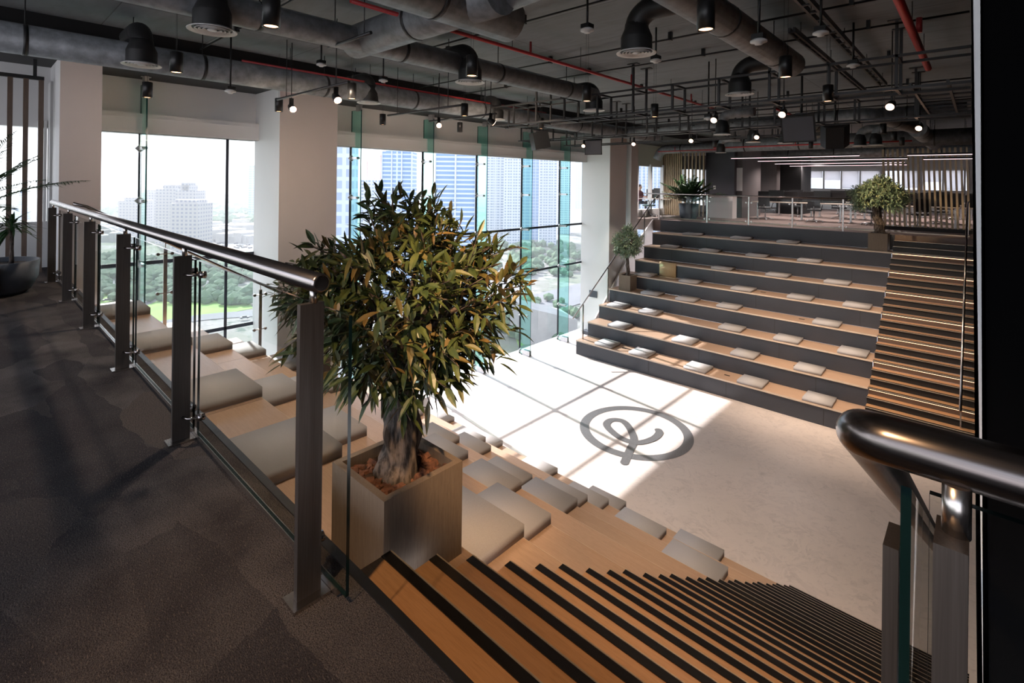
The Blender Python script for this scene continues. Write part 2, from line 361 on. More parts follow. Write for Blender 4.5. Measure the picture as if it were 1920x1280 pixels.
for y in (.795, .865): mb.box(XW + .0, XW + .10, y - .018, y + .018, .72, 2.3)
mb.box(XW, XW + .35, .895, .925, .72, 2.9); struct('trim_13', mb, M['white'], 'white window frames beside the leftmost column')
# outside: projecting slab that shades the upper glass
mb = MB(); mb.box(-13.2, XW - .25, -6, 38, 2.45, 2.75); struct('trim_8', mb, M['grey'], 'outside floor slab above the glazing')
mb = MB(); mb.box(XW - .25, XW - .02, -6, 38, ZL - .6, ZL - .02); struct('trim_9', mb, M['grey'])
# side parapets of the seating, towards the glass
mb = MB(); mb.prism([(-9.62, YF + 1.2, ZL), (-9.62, 18.79, ZL), (-9.62, 18.79, 0), (-9.62, 17.3, -.95), (-9.62, YF + 1.2, -3.2)], (-.05, 0, 0)); struct('wall_parapet', mb, M['beige'], 'beige side wall of the far seating')
mb = MB(); mb.box(XW, 3.2, 35.9, 36.1, 0, 1.26); mb.box(XW, 3.2, 35.9, 36.1, 2.33, CEIL)
xs_ = [-8.02, -7.06, -6.137, -5.198, -4.12, -3.2, -2.44, -1.47, -.6]
mb.box(XW, -8.3, 35.9, 36.1, 1.26, 2.33); mb.box(-.5, 3.2, 35.9, 36.1, 1.26, 2.33)
struct('wall_far', mb, M['grey'], 'far wall of the office around its windows')
mb = MB()
for i, x in enumerate(xs_): wd = .045 if i not in (4, 6) else .12; mb.box(x - wd, x + wd, 35.85, 36.05, 1.26, 2.33)
struct('trim_10', mb, M['white'])
mb = MB(); mb.poly([(-8.3, 36, 1.26), (-.5, 36, 1.26), (-.5, 36, 2.33), (-8.3, 36, 2.33)]); struct('window_6', mb, M['pane'], 'row of windows in the far wall of the office')
for i, (k, drop) in enumerate([(0, .42), (1, .55), (2, 1.04), (3, 1.04), (5, .95), (6, .62), (7, 1.04)]):
    mb = MB(); mb.box(xs_[k] + .06, xs_[k + 1] - .06, 35.82, 35.84, 2.33 - drop, 2.33)
    tag(mb.build('roller_blind', M['blind_lit']), 'pale roller blind on the office windows, ' + ['leftmost and shortest', 'second from the left, half drawn', 'third from the left, fully drawn', 'fourth from the left, fully drawn', 'left one behind the oak slats', 'middle one behind the oak slats, half drawn', 'right one behind the oak slats'][i], 'blind', 'roller blinds on the office windows')
# logo inlay
def ribbon(pts, wd, z, closed=False, dz=0.0):
    mb = MB(); P = [Vector((p[0], p[1], z)) for p in pts]
    if not closed:
        Q = []
        for i in range(len(P) - 1):
            p0, p1, p2, p3 = P[max(i - 1, 0)], P[i], P[i + 1], P[min(i + 2, len(P) - 1)]
            for k in range(8):
                t = k / 8; Q.append(.5 * ((2 * p1) + (p2 - p0) * t + (2 * p0 - 5 * p1 + 4 * p2 - p3) * t * t + (3 * p1 - p0 - 3 * p2 + p3) * t ** 3))
        Q.append(P[-1]); P = Q
    L = []; n = len(P)
    for i in range(n):
        d = (P[(i + 1) % n] - P[i - 1]) if closed else (P[min(i + 1, n - 1)] - P[max(i - 1, 0)])
        nn = Vector((-d.y, d.x, 0)).normalized(); L.append((P[i] + nn * wd / 2, P[i] - nn * wd / 2))
    V = [(mb.bm.verts.new(a + Vector((0, 0, i_ * dz))), mb.bm.verts.new(b + Vector((0, 0, i_ * dz)))) for i_, (a, b) in enumerate(L)]
    for i in range(n if closed else n - 1): mb.face([V[i][0], V[i][1], V[(i + 1) % n][1], V[(i + 1) % n][0]])
    if not closed:
        for e, sg in ((0, -1), (n - 1, 1)):
            c = P[e]; d = (P[1] - P[0]).normalized() * -1 if e == 0 else (P[-1] - P[-2]).normalized()
            a0 = math.atan2(d.y, d.x); mb.poly([c + Vector((math.cos(a0 - math.pi / 2 + math.pi * k / 10), math.sin(a0 - math.pi / 2 + math.pi * k / 10), 0)) * wd / 2 for k in range(11)])
    return mb
lc = Vector((-5.62, 10.25, 0))
lt = Thing('floor_logo', 'dark grey looped letter in a ring inlaid in the pale lower floor', 'logo', (lc.x, lc.y, ZL))
lt.part('ring', ribbon([(lc.x + 1.13 * math.cos(2 * math.pi * k / 72), lc.y + 1.13 * math.sin(2 * math.pi * k / 72)) for k in range(72)], .21, ZL + .004, True), M['logo'])
lt.part('letter', ribbon([(-5.12, 8.92), (-5.286, 9.43), (-5.419, 9.833), (-5.717, 10.203), (-6.05, 10.44), (-6.27, 10.30), (-6.222, 10.02), (-5.901, 9.80), (-5.575, 9.715), (-5.295, 9.821), (-5.153, 10.189), (-5.172, 10.50), (-5.25, 10.62)], .17, ZL + .006, dz=.00003), M['logo'])
# ================================================================== SEATING TIERS
XE = -1.86
for m in range(0, 9):                      # near side
    z = -3 * RZ * m; yb, yf = Y0 + 3 * (m - 1) * SN, Y0 + 3 * m * SN
    if m == 0: continue
    t = Thing('seating_tier', 'oak topped near seating tier, %s step down from the carpet' % ORD[m - 1], 'seating', (-5.7, yb + .3, max(z - 3 * RZ, ZL)), 'seating tiers on the near side')
    mb = MB(); mb.box(-9.6, XE, yb - .0, yf, z - .035, z); mb.bevel(.004, 2); o = t.part('bench_top', mb, M['bench'])
    mb = MB()
    for xs in (-7.05, -4.5): mb.box(xs - .0015, xs + .0015, yb, yf + .001, z - .02, z + .0006)
    t.part('joint', mb, M['riser_dark'])
    mb = MB(); mb.box(-9.6, XE, yf - .03, yf - .012, max(z - 3 * RZ, ZL), z - .035); t.part('riser_panel', mb, M['riser'])
    mb = MB(); mb.box(-9.6, XE, yf - .001, yf + .004, z - .034, z + .001); t.part('front_lip', mb, M['lip_near'])
    mb = MB(); mb.box(XE - .02, XE, yb, yf - .03, max(z - 3 * RZ, ZL), z - .035); t.part('end_panel', mb, M['riser'])
mb = MB(); mb.box(-9.6, XE, Y0 - .02, Y0 - .003, -3 * RZ, -.0); struct('wall_riser', mb, M['riser_dark'])
mb = MB(); mb.box(-9.66, -9.6, Y0, 7.6, ZL, -3.7); struct('wall_low', mb, M['grey'])
SEAMF = [[-7.2, -3.6], [-8.2, -5.4, -2.7], [-6.4, -3.4], [-8.0, -4.9, -2.3], [-6.9, -4.2], [-7.6, -3.9], [-8.1, -5.8, -2.9], [-7.0, -4.8, -2.6]]
for m in range(1, 9):
    z = -3 * RZ * m; yf = YF + (8 - m) * SF; yb = yf + SF
    xl = -9.55 if m > 3 else -9.3
    t = Thing('seating_tier', 'oak topped far seating tier with grey riser, %s from the top' % ORD[m - 1], 'seating', (-5.7, yf + .3, max(z - 3 * RZ, ZL)), 'seating tiers on the far side')
    mb = MB(); mb.box(xl, -1.85, yf - .035, yb - .02, z - .04, z); mb.bevel(.004, 2); t.part('bench_top', mb, M['bench'])
    mb = MB(); mb.box(xl, -1.85, yf - .039, yf - .034, z - .039, z + .001); t.part('front_lip', mb, M['lip'])
    mb = MB(); mb.box(xl, -1.85, yf - .012, yf + .01, max(z - 3 * RZ, ZL), z - .04); t.part('riser_panel', mb, M['riser'])
    mb = MB()
    for xs in SEAMF[m - 1]: mb.box(xs - .004, xs + .004, yf - .014, yf - .010, max(z - 3 * RZ, ZL), z - .04)
    t.part('panel_joint', mb, M['riser_dark'])
    mb = MB()
    for k, xs in enumerate(SEAMF[(m + 3) % 8][:2]):
        mb = MB(); mb.box(xs - .07, xs + .07, yf + .30, yf + .36, z, z + .004); t.part('power_outlet', mb, M['black'])
mb = MB(); mb.box(-9.3, -1.85, YF + 8 * SF - .012, YF + 8 * SF + .01, -3 * RZ, 0.0); struct('wall_balcony', mb, M['riser'], 'dark grey riser under the office balustrade')
# ================================================================== STAIRS
t = Thing('staircase', 'near oak staircase with black nosings going down from the carpet', 'staircase', (-.95, Y0, ZL))
for k in range(1, 27):
    yb, yf, z = Y0 + (k - 1) * SN, Y0 + k * SN, -RZ * k
    x0 = -1.835 if k % 3 else -1.86
    mb = MB(); mb.box(x0, -.04, yb - .01, yf - .045, z - .03, z); mb.box(x0, -.04, yf - .03, yf - .012, max(z - RZ, ZL), z - .012, 1)
    s_ = t.part('step', mb, [M['tread'], M['riser_dark']])
    mb = MB(); mb.box(x0, -.04, yf - .046, yf, z - .028, z + .004); mb.bevel(.006, 2)
    t.part('nosing', mb, M['nosing'], s_)
    mb = MB(); mb.box(x0, -.04, yf - .0035, yf + .0025, z - .006, z + .0055)  # pale strip painted in for the bright highlight along the nosing
    t.part('edge_strip', mb, M['nose_edge'], s_)
t = Thing('staircase', 'far staircase with glowing strips beside the black wall', 'staircase', (-.95, 15, ZL))
for k in range(1, 27):
    yf = YF + (26 - k) * (SF / 3) - .0 + SF / 3 * 1 - (SF - SF / 3) ; z = -RZ * k
    yf = YF + 8 * SF - k * SF / 3 + 0.0; yb = yf + SF / 3
    mb = MB(); mb.box(-1.845, .02, yf - .0, yb + .01, z - .03, z); mb.box(-1.845, .02, yf + .012, yf + .03, max(z - RZ, ZL), z - .02, 2 if k % 3 == 0 else 1)
    s_ = t.part('step', mb, [M['tread'], M['riser_dark'], M['riser_wood']])
    mb = MB(); mb.box(-1.845, .02, yf - .02, yf + .045, z - .03, z + .004, 0); t.part('nosing', mb, M['nosing'], s_)
    mb = MB(); mb.box(-1.845, .02, yf - .026, yf - .0195, z - .008, z + .007); t.part('edge_strip', mb, M['nose_edge'], s_)
    if k % 3 == 0 and k < 26:
        mb = MB(); mb.box(-1.83, .02, yf + .0, yf + .012, z - .045, z - .034); t.part('led_strip', mb, M['led'], s_)
# ================================================================== CUSHIONS
def cushion_mesh(wx, wy, h, r=.028):
    mb = MB(); mb.box(-wx / 2, wx / 2, -wy / 2, wy / 2, 0, h)
    mb.bevel(r, 4); 
    for v in mb.bm.verts:                       # slightly crowned top
        if v.co.z > h * .6: v.co.z += .008 * (1 - (2 * v.co.x / wx) ** 2) * (1 - (2 * v.co.y / wy) ** 2)
    return mb
GN, GF = 'grey seat pads on the near tiers', 'grey seat pads on the far tiers'
pn = cushion_mesh(.62, .62, .085, .034).build('seat_pad', M['cushion'], smooth=True)
pfar = cushion_mesh(.60, .56, .075).build('seat_pad', M['cushion'], smooth=True)
near = {1: [-8.42, -6.52, -4.55, -3.21 + .03], 2: [-7.54, -5.33, -4.11, -2.19], 3: [-8.32, -6.28, -2.56], 4: [-8.54, -7.22, -4.39, -3.55], 5: [-5.40, -4.04, -3.36], 6: [-7.23, -5.52, -3.73, -1.94], 7: [-8.09, -6.41, -3.88, -3.0], 8: [-8.13, -6.71, -5.38, -4.03, -2.52]}
used = False
LBL = {4: ['nearest the glass', 'second from the glass', 'third from the glass', 'nearest the stair'], 3: ['nearest the glass', 'in the middle', 'nearest the stair'], 5: ['nearest the glass', 'second from the glass', 'in the middle', 'second from the stair', 'nearest the stair']}
def place(proto, used, x, y, z, lab, group):
    o = proto if not used else proto.copy()
    if used: COL.objects.link(o)
    o.location = (x, y, z); o.rotation_euler = (0, 0, random.uniform(-.012, .012)); tag(o, lab, 'cushion', group); return o
for m, xs in near.items():
    yf = Y0 + 3 * m * SN
    for i, x in enumerate(xs):
        place(pn, used, x - .31, yf - .31 + .012, -3 * RZ * m + .001, 'grey seat pad on near tier %s from carpet, %s' % (ORD[m - 1], LBL[len(xs)][i]), GN); used = True
far = {8: [-8.55, -7.349, -5.651, -4.234, -2.743], 7: [-8.5, -6.32, -4.641, -3.095], 6: [-8.95, -7.769, -5.216, -3.756, -2.28], 5: [-8.05, -6.832, -5.529, -2.977], 4: [-8.65, -7.02, -5.35, -3.767, -2.402], 3: [-6.213, -4.544, -2.978], 2: [-8.35, -6.9, -5.34, -3.828], 1: [-7.8, -6.079, -4.595]}
used = False
for m, xs in far.items():
    yf = YF + (8 - m) * SF
    for i, x in enumerate(xs):
        place(pfar, used, x, yf + .265, -3 * RZ * m + .001, 'grey seat pad on far tier %s from top, %s' % (ORD[m - 1], LBL[len(xs)][i]), GF); used = True
o = cushion_mesh(.60, .07, .50, .025).build('seat_pad', M['cushion_tan'], smooth=True); o.location = (-8.0, YF + 5 * SF - .05, -3 * RZ * 4 + .001)
tag(o, 'tan pad standing upright against a far riser', 'cushion')
# ================================================================== BALUSTRADES
def pane_box(mb, x0, x1, y0, y1, z0, z1, thin):
    sd = {'y': [1, 1, 0, 0, 1, 1], 'x': [1, 1, 1, 1, 0, 0]}[thin]; mb.box(x0, x1, y0, y1, z0, z1, side=sd)
def clamp(mb, x, y, z, dx, dy):
    mb.tube([(x, y, z), (x + dx * .6, y + dy * .6, z), (x + dx, y + dy, z)], .007, 8)
t = Thing('balustrade', 'near left steel and glass balustrade along the carpet edge', 'balustrade', (-5.4, .82, 0))
mb = MB(); mb.tube([(-1.63 + .006, .82, 1.08), (-1.63, .82, 1.08), (-9.25, .82, 1.08), (-9.256, .82, 1.08)], .0335, 24, rr=[.024, .0335, .0335, .024]); t.part('handrail', mb, M['rail'])
for i in range(6):
    x = -1.68 - 1.5 * i
    mb = MB(); mb.box(x - .012, x + .012, .768, .852, .012, 1.008); mb.bevel(.003, 1); p = t.part('post', mb, M['post'])
    mb = MB(); mb.box(x - .045, x + .045, .744, .872, 0, .012); mb.bevel(.002, 1); t.part('base_plate', mb, M['steel'], p)
    mb = MB(); mb.tube([(x, .82, 1.006), (x, .82, 1.06)], .0135, 14); t.part('stem', mb, M['steel'], p)
    for z in (.13, .905):
        for sx_ in ((-1,) if i == 0 else (-1, 1)):
            mb = MB(); mb.tube([(x + sx_ * .008, .815, z), (x + sx_ * .05, .83, z), (x + sx_ * .075, .872, z)], .008, 8); mb.tube([(x + sx_ * .075, .868, z), (x + sx_ * .075, .902, z)], .019, 14)
            t.part('clamp', mb, M['rail'], p)
for i in range(6):
    x1 = -1.545 if i == 0 else -1.68 - 1.5 * (i - 1) - .045
    x0 = -1.68 - 1.5 * i + .045 if i < 5 else -1.68 - 1.5 * i - .05
    if i == 0: x0, x1 = -1.68 - .10, -1.545
    else: x0, x1 = -1.68 - 1.5 * i + .04, -1.68 - 1.5 * (i - 1) - .04
    if i == 0: continue
    if i == 1: x1 = -1.545
    mb = MB(); pane_box(mb, x0, x1, .877, .889, .035, .975, 'y'); t.part('glass_panel', mb, [M['glass'], M['edge']])
mb = MB(); mb.box(-9.2, -1.60, .873, .893, .012, .034); t.part('bottom_channel', mb, M['steel'])
# right-hand: turns from the landing and goes down the stair
t = Thing('balustrade', 'near right steel handrail turning down the stair beside the camera', 'balustrade', (.2, .85, 0))
sl_ = -RZ / SN
cpts = [(2.6, .865, 1.084), (-.02, .86, 1.084)]
for k in range(1, 9):
    a = k / 8 * math.pi / 2; cpts.append((-.085 - .052 * math.sin(a) + .012, .86 - .004 * math.sin(a) + .05 * (1 - math.cos(a)), 1.084 - .02 * (k / 8) ** 2))
y1 = cpts[-1][1]; z1 = cpts[-1][2]; x1 = cpts[-1][0]
for d in (.05, .15, .4, 1.5, 4.0, 6.2): cpts.append((x1, y1 + d, z1 + sl_ * d))
mb = MB(); mb.tube(cpts, .0325, 32); t.part('handrail', mb, M['rail_dark'])
mb = MB(); mb.box(-.038, -.006, .80, .872, .012, 1.0); mb.bevel(.004, 1); p = t.part('post', mb, M['post'])
mb = MB(); mb.box(-.07, .03, .78, .90, 0, .012); t.part('base_plate', mb, M['steel'], p)
mb = MB(); mb.tube([(-.018, .843, .998), (-.018, .843, 1.06)], .0145, 16); t.part('stem', mb, M['steel'], p)
for z in (.72, .60):
    mb = MB(); mb.tube([(-.01, .86, z), (.05, .90, z)], .008, 8); mb.tube([(.05, .895, z), (.05, .925, z)], .018, 14); t.part('clamp', mb, M['steel'], p)
mb = MB(); mb.box(-.108, -.088, .99, 1.065, -.14, .865); t.part('post', mb, M['post'])
zg_ = at(1732, 900, 'Y', .895).z
mb = MB(); mb.prism([(-.078, .895, -.05), (-.078, .895, zg_), (-.078, 2.3, zg_ + sl_ * 1.4), (-.078, 2.3, -.05 + sl_ * 1.4)], (.012, 0, 0)); 
o = t.part('glass_panel', mb, [M['glass'], M['edge']])
for p_ in o.data.polygons:
    if abs(p_.normal.x) < .5: p_.material_index = 1
mb = MB(); gq_ = at(1757, 903, 'Y', .911); pane_box(mb, gq_.x, 1.4, .905, .917, .03, gq_.z, 'y'); t.part('glass_panel', mb, [M['glass'], M['edge']])
for q in (1, 2, 3):
    yy = 1.03 + q * 1.6; zz = -RZ * math.floor((yy - Y0) / SN + 1)
    mb = MB(); mb.box(-.10, -.08, yy, yy + .07, zz, zz + .95); t.part('post', mb, M['post'])
# far office balustrade
t = Thing('balustrade', 'glass balustrade with slim steel posts in front of the office', 'balustrade', (-5.5, 18.86, 0))
mb = MB(); mb.tube([(-10.1, 18.86, 1.03), (-2.05, 18.86, 1.03)], .024, 12); t.part('handrail', mb, M['rail'])
px = [at(u, 380, 'Y', 18.86).x for u in (1237, 1327, 1405, 1487, 1582)] + [-2.2]
for i, x in enumerate(px):
    mb = MB(); mb.box(x - .022, x + .022, 18.84, 18.88, 0, 1.01); p = t.part('post', mb, M['steel'])
    for z in (.14, .80):
        mb = MB()
        for s_ in (-1, 1): mb.tube([(x + s_ * .09, 18.835, z), (x + s_ * .09, 18.875, z)], .028, 12)
        t.part('clamp', mb, M['steel'], p)
    if i + 1 < len(px):
        mb = MB(); pane_box(mb, x + .05, px[i + 1] - .05, 18.853, 18.863, .06, .95, 'y'); t.part('glass_panel', mb, [M['glass'], M['edge']])
# far left rail going down beside the column
XR = -9.46
t = Thing('balustrade', 'steel and glass rail running down the far seating beside the column', 'balustrade', (XR, 16, -2))
slF = 3 * RZ / SF
mb = MB(); mb.tube([(XR, 18.82, .98), (XR, 18.5, .80), (XR, 13.15, .80 - slF * 5.35)], .022, 12); t.part('handrail', mb, M['rail'])
for yy in (13.72, 15.2, 16.5, 17.75):
    zt = .80 - slF * (18.5 - yy) - .03; zb = -3 * RZ * (8 - math.floor((yy - YF) / SF))
    mb = MB(); mb.box(XR - .012, XR + .012, yy - .03, yy + .03, zb, zt); t.part('post', mb, M['steel'])
ys = [13.3, 15.15, 16.45, 18.6]
for i in range(3):
    a, b = ys[i] + .05, ys[i + 1] - .05; z_ = lambda y: .80 - slF * (18.5 - y)
    mb = MB(); mb.prism([(XR + .03, a, max(z_(a) - 1.0, ZL)), (XR + .03, b, z_(b) - 1.0), (XR + .03, b, z_(b) - .12), (XR + .03, a, z_(a) - .12)], (.01, 0, 0)); t.part('glass_panel', mb, M['glass'])
# far right rail beside the black wall
t = Thing('balustrade', 'steel stair rail beside the black wall of the far stair', 'balustrade', (-.25, 16, -2))
mb = MB(); mb.tube([(-.25, 20.4, 1.0), (-.25, 18.8, 1.0), (-.25, 13.55, -3.05)], .024, 12); t.part('handrail', mb, M['rail'])
for yy in (13.9, 15.1, 16.4, 17.7, 18.9, 20.3):
    zt = 1.0 - max(0, 18.8 - yy) * 4.05 / 5.25; zb = 0 if yy > 18.8 else -RZ * math.ceil((YF + 8 * SF - yy) / (SF / 3))
    mb = MB(); mb.box(-.262, -.238, yy - .03, yy + .03, zb, zt); t.part('post', mb, M['steel'])
mb = MB(); mb.prism([(-.2, 13.7, -3.9), (-.2, 18.8, .03), (-.2, 18.8, .9), (-.2, 13.7, -3.0)], (.01, 0, 0)); t.part('glass_panel', mb, M['glass'])
mb = MB(); mb.box(-2.2, -1.95, 18.80, 18.84, -.02, .0); 
# near left guard on the glass side
XG = -9.45
t = Thing('balustrade', 'steel and glass guard on the glass side of the near seating', 'balustrade', (XG, 3.5, -2))
gp = [(u, at(u, 600, 'X', XG).y) for u in (315, 494)] + [(0, 5.1), (0, 6.7)]
slN = RZ / SN
mb = MB(); mb.tube([(XG, 1.05, 1.05), (XG, 1.2, 1.0), (XG, 7.4, 1.0 - slN * 6.2)], .022, 12); t.part('handrail', mb, M['rail'])
for _, yy in gp:
    zb = -3 * RZ * math.ceil((yy - Y0) / (3 * SN)); zt = 1.0 - slN * (yy - 1.2) - .02
    mb = MB(); mb.box(XG - .014, XG + .014, yy - .025, yy + .025, zb, zt - .08); mb.tube([(XG, yy, zt - .09), (XG, yy, zt)], .008, 8); p = t.part('post', mb, M['steel'])
    for z in (zt - .17, zt - .17 - .62):
        mb = MB(); mb.tube([(XG - .01, yy - .10, z), (XG + .01, yy, z), (XG - .01, yy + .09, z)], .009, 8)
        for s_ in (-.10, .09): mb.tube([(XG - .03, yy + s_, z), (XG + .02, yy + s_, z)], .024, 12)
        t.part('clamp', mb, M['steel'], p)
ys = [1.1] + [q[1] for q in gp]
for a, b in zip(ys, ys[1:]):
    a += .08; b -= .08; z_ = lambda y: 1.0 - slN * (y - 1.2)
    mb = MB(); mb.prism([(XG - .03, a, z_(a) - 1.0), (XG - .03, b, z_(b) - 1.0), (XG - .03, b, z_(b) - .12), (XG - .03, a, z_(a) - .12)], (.01, 0, 0)); t.part('glass_panel', mb, M['glass'])
# ================================================================== GLASS FINS
CL_Z = [1.94, 1.02, -.09, -1.50, -2.85, -4.0]
FN = ['between the two left columns', 'just right of the wide column', 'second right of the wide column', 'in the middle of the long glazing', 'second from the far column', 'nearest the far column', 'in the gap of the far column']
for i, y in enumerate(SEAM_Y + [16.99]):
    t = Thing('glass_fin', 'green tinted vertical glass fin ' + FN[i], 'glass fin', (XW + .25, y, ZL), 'green glass fins along the glazing')
    x1 = XW + (.46 if y < 17 else 1.0); zt = 3.05 if y < 17 else 1.98
    mb = MB(); mb.box(XW + .04, x1, y - .012, y + .012, ZL, zt, side=[1, 1, 0, 0, 1, 1]); t.part('blade', mb, [M['fin'], M['edge_lit']])
    if y > 17: continue
    mb = MB(); mb.box(x1 - .2, x1 - .02, y - .03, y + .03, zt - .03, zt + .16); mb.box(x1 - .12, x1 - .06, y - .07, y + .07, zt + .10, CEIL - .26); t.part('head_bracket', mb, M['alu'])
    for z in CL_Z:
        mb = MB(); k = .085
        mb.prism([(XW + .03, y - k, z), (XW + .03, y, z - k), (XW + .03, y + k, z), (XW + .03, y, z + k)], (.012, 0, 0)); mb.bevel(.01, 1)
        mb.tube([(XW - .02, y, z), (XW + .09, y, z)], .024, 12); mb.box(XW + .06, XW + .34, y - .024, y + .024, z - .028, z + .028)
        mb.tube([(XW + .32, y - .045, z), (XW + .32, y + .045, z)], .024, 12); t.part('clamp', mb, M['alu'])
    mb = MB(); mb.box(XW + .16, XW + .46, y - .05, y - .035, ZL, ZL + .16); mb.box(XW + .16, XW + .46, y + .035, y + .05, ZL, ZL + .16); mb.box(XW + .16, XW + .46, y - .07, y + .07, ZL, ZL + .012); t.part('foot_shoe', mb, M['alu'])
# ================================================================== CEILING SERVICES
def rod(mb, x, y, z0, r=.006): mb.tube([(x, y, z0), (x, y, CEIL - .003)], r, 6)
def duct(name, label, pts, r, mat=None, rods=()):
    P = [Vector(p) for p in pts]
    t = Thing(name, label, 'air duct', P[0], 'air ducts')
    Q = [P[0]]
    for i in range(1, len(P) - 1):
        a, b, c = P[i - 1], P[i], P[i + 1]; d0 = min(r * 1.6, (b - a).length * .5); d1 = min(r * 1.6, (c - b).length * .5)
        p0 = b + (a - b).normalized() * d0; p2 = b + (c - b).normalized() * d1
        for k in range(7): s_ = k / 6; Q.append(p0 * (1 - s_) ** 2 + b * 2 * s_ * (1 - s_) + p2 * s_ * s_)
    Q.append(P[-1]); mb = MB(); mb.tube(Q, r, 20); t.part('tube', mb, mat or M['duct'])
    for i in range(len(P) - 1):
        d = P[i + 1] - P[i]; kk = max(1, int(d.length / 1.6))
        for k in range(kk):
            c = P[i] + d * ((k + .5) / kk); dn = d.normalized() * .02
            if abs(d.normalized().z) < .5: mb = MB(); mb.tube([c - dn, c + dn], r * 1.025, 20); rod(mb, c.x, c.y, c.z + r * .9); t.part('band', mb, M['duct_black'])
    return t
duct('air_duct', 'long wrapped duct running over the columns along the glazing', [(-7.75, -3.9, 2.93), (-7.75, 15.2, 2.93)], .17)
duct('air_duct', 'long wrapped duct passing behind the row of middle ceiling outlets', [(-5.2, -3.9, 3.02), (-5.2, 7.8, 3.02)], .14)
duct('air_duct', 'thick wrapped cross duct in the top middle of the ceiling', [(-5.45, 3.13, 3.06), (-3.05, 3.13, 3.06)], .19)
duct('air_duct', 'thickest duct end at the top edge, above the cross duct', [(-3.5, -3.9, 3.05), (-3.5, 3.72, 3.05)], .21)
duct('air_duct', 'wrapped duct slanting down at the upper right over the landing', [(-1.85, -3.9, 3.03), (-1.85, 7.45, 3.03)], .16)
duct('air_duct', 'short duct branch leaving the thick cross duct to the right', [(-3.3, 3.3, 3.08), (-2.1, 3.3, 3.16), (-1.9, 3.3, 3.16)], .13)
FD = [('far wrapped duct crossing above the speakers', [(-9.5, 13.3, 2.95), (-.2, 13.3, 2.95)], .16), ('black duct hanging over the linear office lamps', [(-6.5, 17.5, 2.75), (-.1, 17.5, 2.75)], .22), ('far duct ending in an open elbow by the office windows', [(-4.5, 19.6, 2.85), (-9.7, 19.6, 2.85), (-9.9, 19.6, 2.45)], .18), ('bent duct at the far right between truss and slats', [(-2.9, 13.9, 2.7), (-2.9, 13.0, 2.95), (-1.7, 13.0, 2.95), (-1.1, 14.8, 2.8)], .15), ('deepest duct over the office desks', [(-7, 24.5, 2.8), (1.5, 24.5, 2.8)], .2), ('duct running into the office along the right', [(-1.1, 15.2, 2.8), (-1.1, 22, 2.8)], .19)]
for lab, p, r in FD: duct('air_duct', lab, p, r, M['duct'])
DL = {(-5.07, 1.5): 'over the left balustrade, topmost in view', (-7.28, 1.41): 'over the leftmost column', (-2.58, 4.63): 'above the near stair, large and central', (-5.02, 4.58): 'above the tree crown', (-2.60, 7.70): 'under the right end of the slanting duct', (-5.20, 7.81): 'at the end of the middle duct', (-7.71, 4.70): 'beside the wide column', (-7.63, 7.73): 'in front of the long glazing'}
def diffuser(x, y, lab, side=-1, zb=2.75, far=False, dia=.2):
    t = Thing('air_outlet', lab, 'air outlet', (x, y, zb), 'round ceiling air outlets')
    mb = MB(); rod(mb, x + side * .45, y, zb + .5); mb.box(x + side * .45 - .03, x + side * .45 + .03, y - .03, y + .03, zb + .5, zb + .56); t.part('hanger', mb, M['black_gloss'])
    bx = x + side * (.0 if False else 0)
    mb = MB(); mb.lathe([(dia * .78, .025), (dia * .78, .03), (dia * .78, .16), (dia * .78, .165), (dia * .61, .25), (dia * .60, .255), (dia * .58, .30)], (x, y, zb), 24); t.part('hood', mb, M['duct_black'])
    xe = x + side * .62; r = dia * .575; pts = []
    for k in range(9):
        a = k / 8 * math.pi / 2; pts.append((x + side * .2 * (1 - math.cos(a)), y, zb + .26 + .17 * math.sin(a) * 1.0))
    pts.append((xe, y, zb + .43)); mb = MB(); mb.tube(pts, r, 18); t.part('elbow', mb, M['duct_black'] if not far else M['duct'])
    mb = MB(); mb.lathe([(dia * .80, .018), (dia * .99, .0), (dia * 1.0, .006), (dia * .82, .028), (dia * .80, .018)], (x, y, zb), 32, cap=False)
    for rr_ in (.64, .48, .32): mb.lathe([(dia * rr_, .018), (dia * (rr_ + .07), .002), (dia * (rr_ + .075), .006), (dia * (rr_ + .01), .024), (dia * rr_, .018)], (x, y, zb), 28, cap=False)
    mb.lathe([(.001, .004), (dia * .2, .004), (dia * .2, .012), (.001, .014)], (x, y, zb), 20)
    t.part('grille', mb, M['grille'])
for (x, y), l in DL.items():
    side = {-5.07: -1, -7.28: -1, -2.58: 1, -5.02: -1, -2.60: 1, -5.20: -1, -7.71: -1, -7.63: -1}[x]
    if x in (-5.02,): side = -1
    diffuser(x, y, 'round white ringed air outlet ' + l, side, 2.75)
for i, (u, v) in enumerate([(1352, 243), (1410, 256), (1470, 256), (1611, 258), (1640, 256), (1350, 277)]):
    p = at(u, v, 'Z', 2.45); diffuser(p.x, p.y, 'far small air outlet, %s from the left in the row above the office' % ORD[i], 1, 2.45, True, .17)
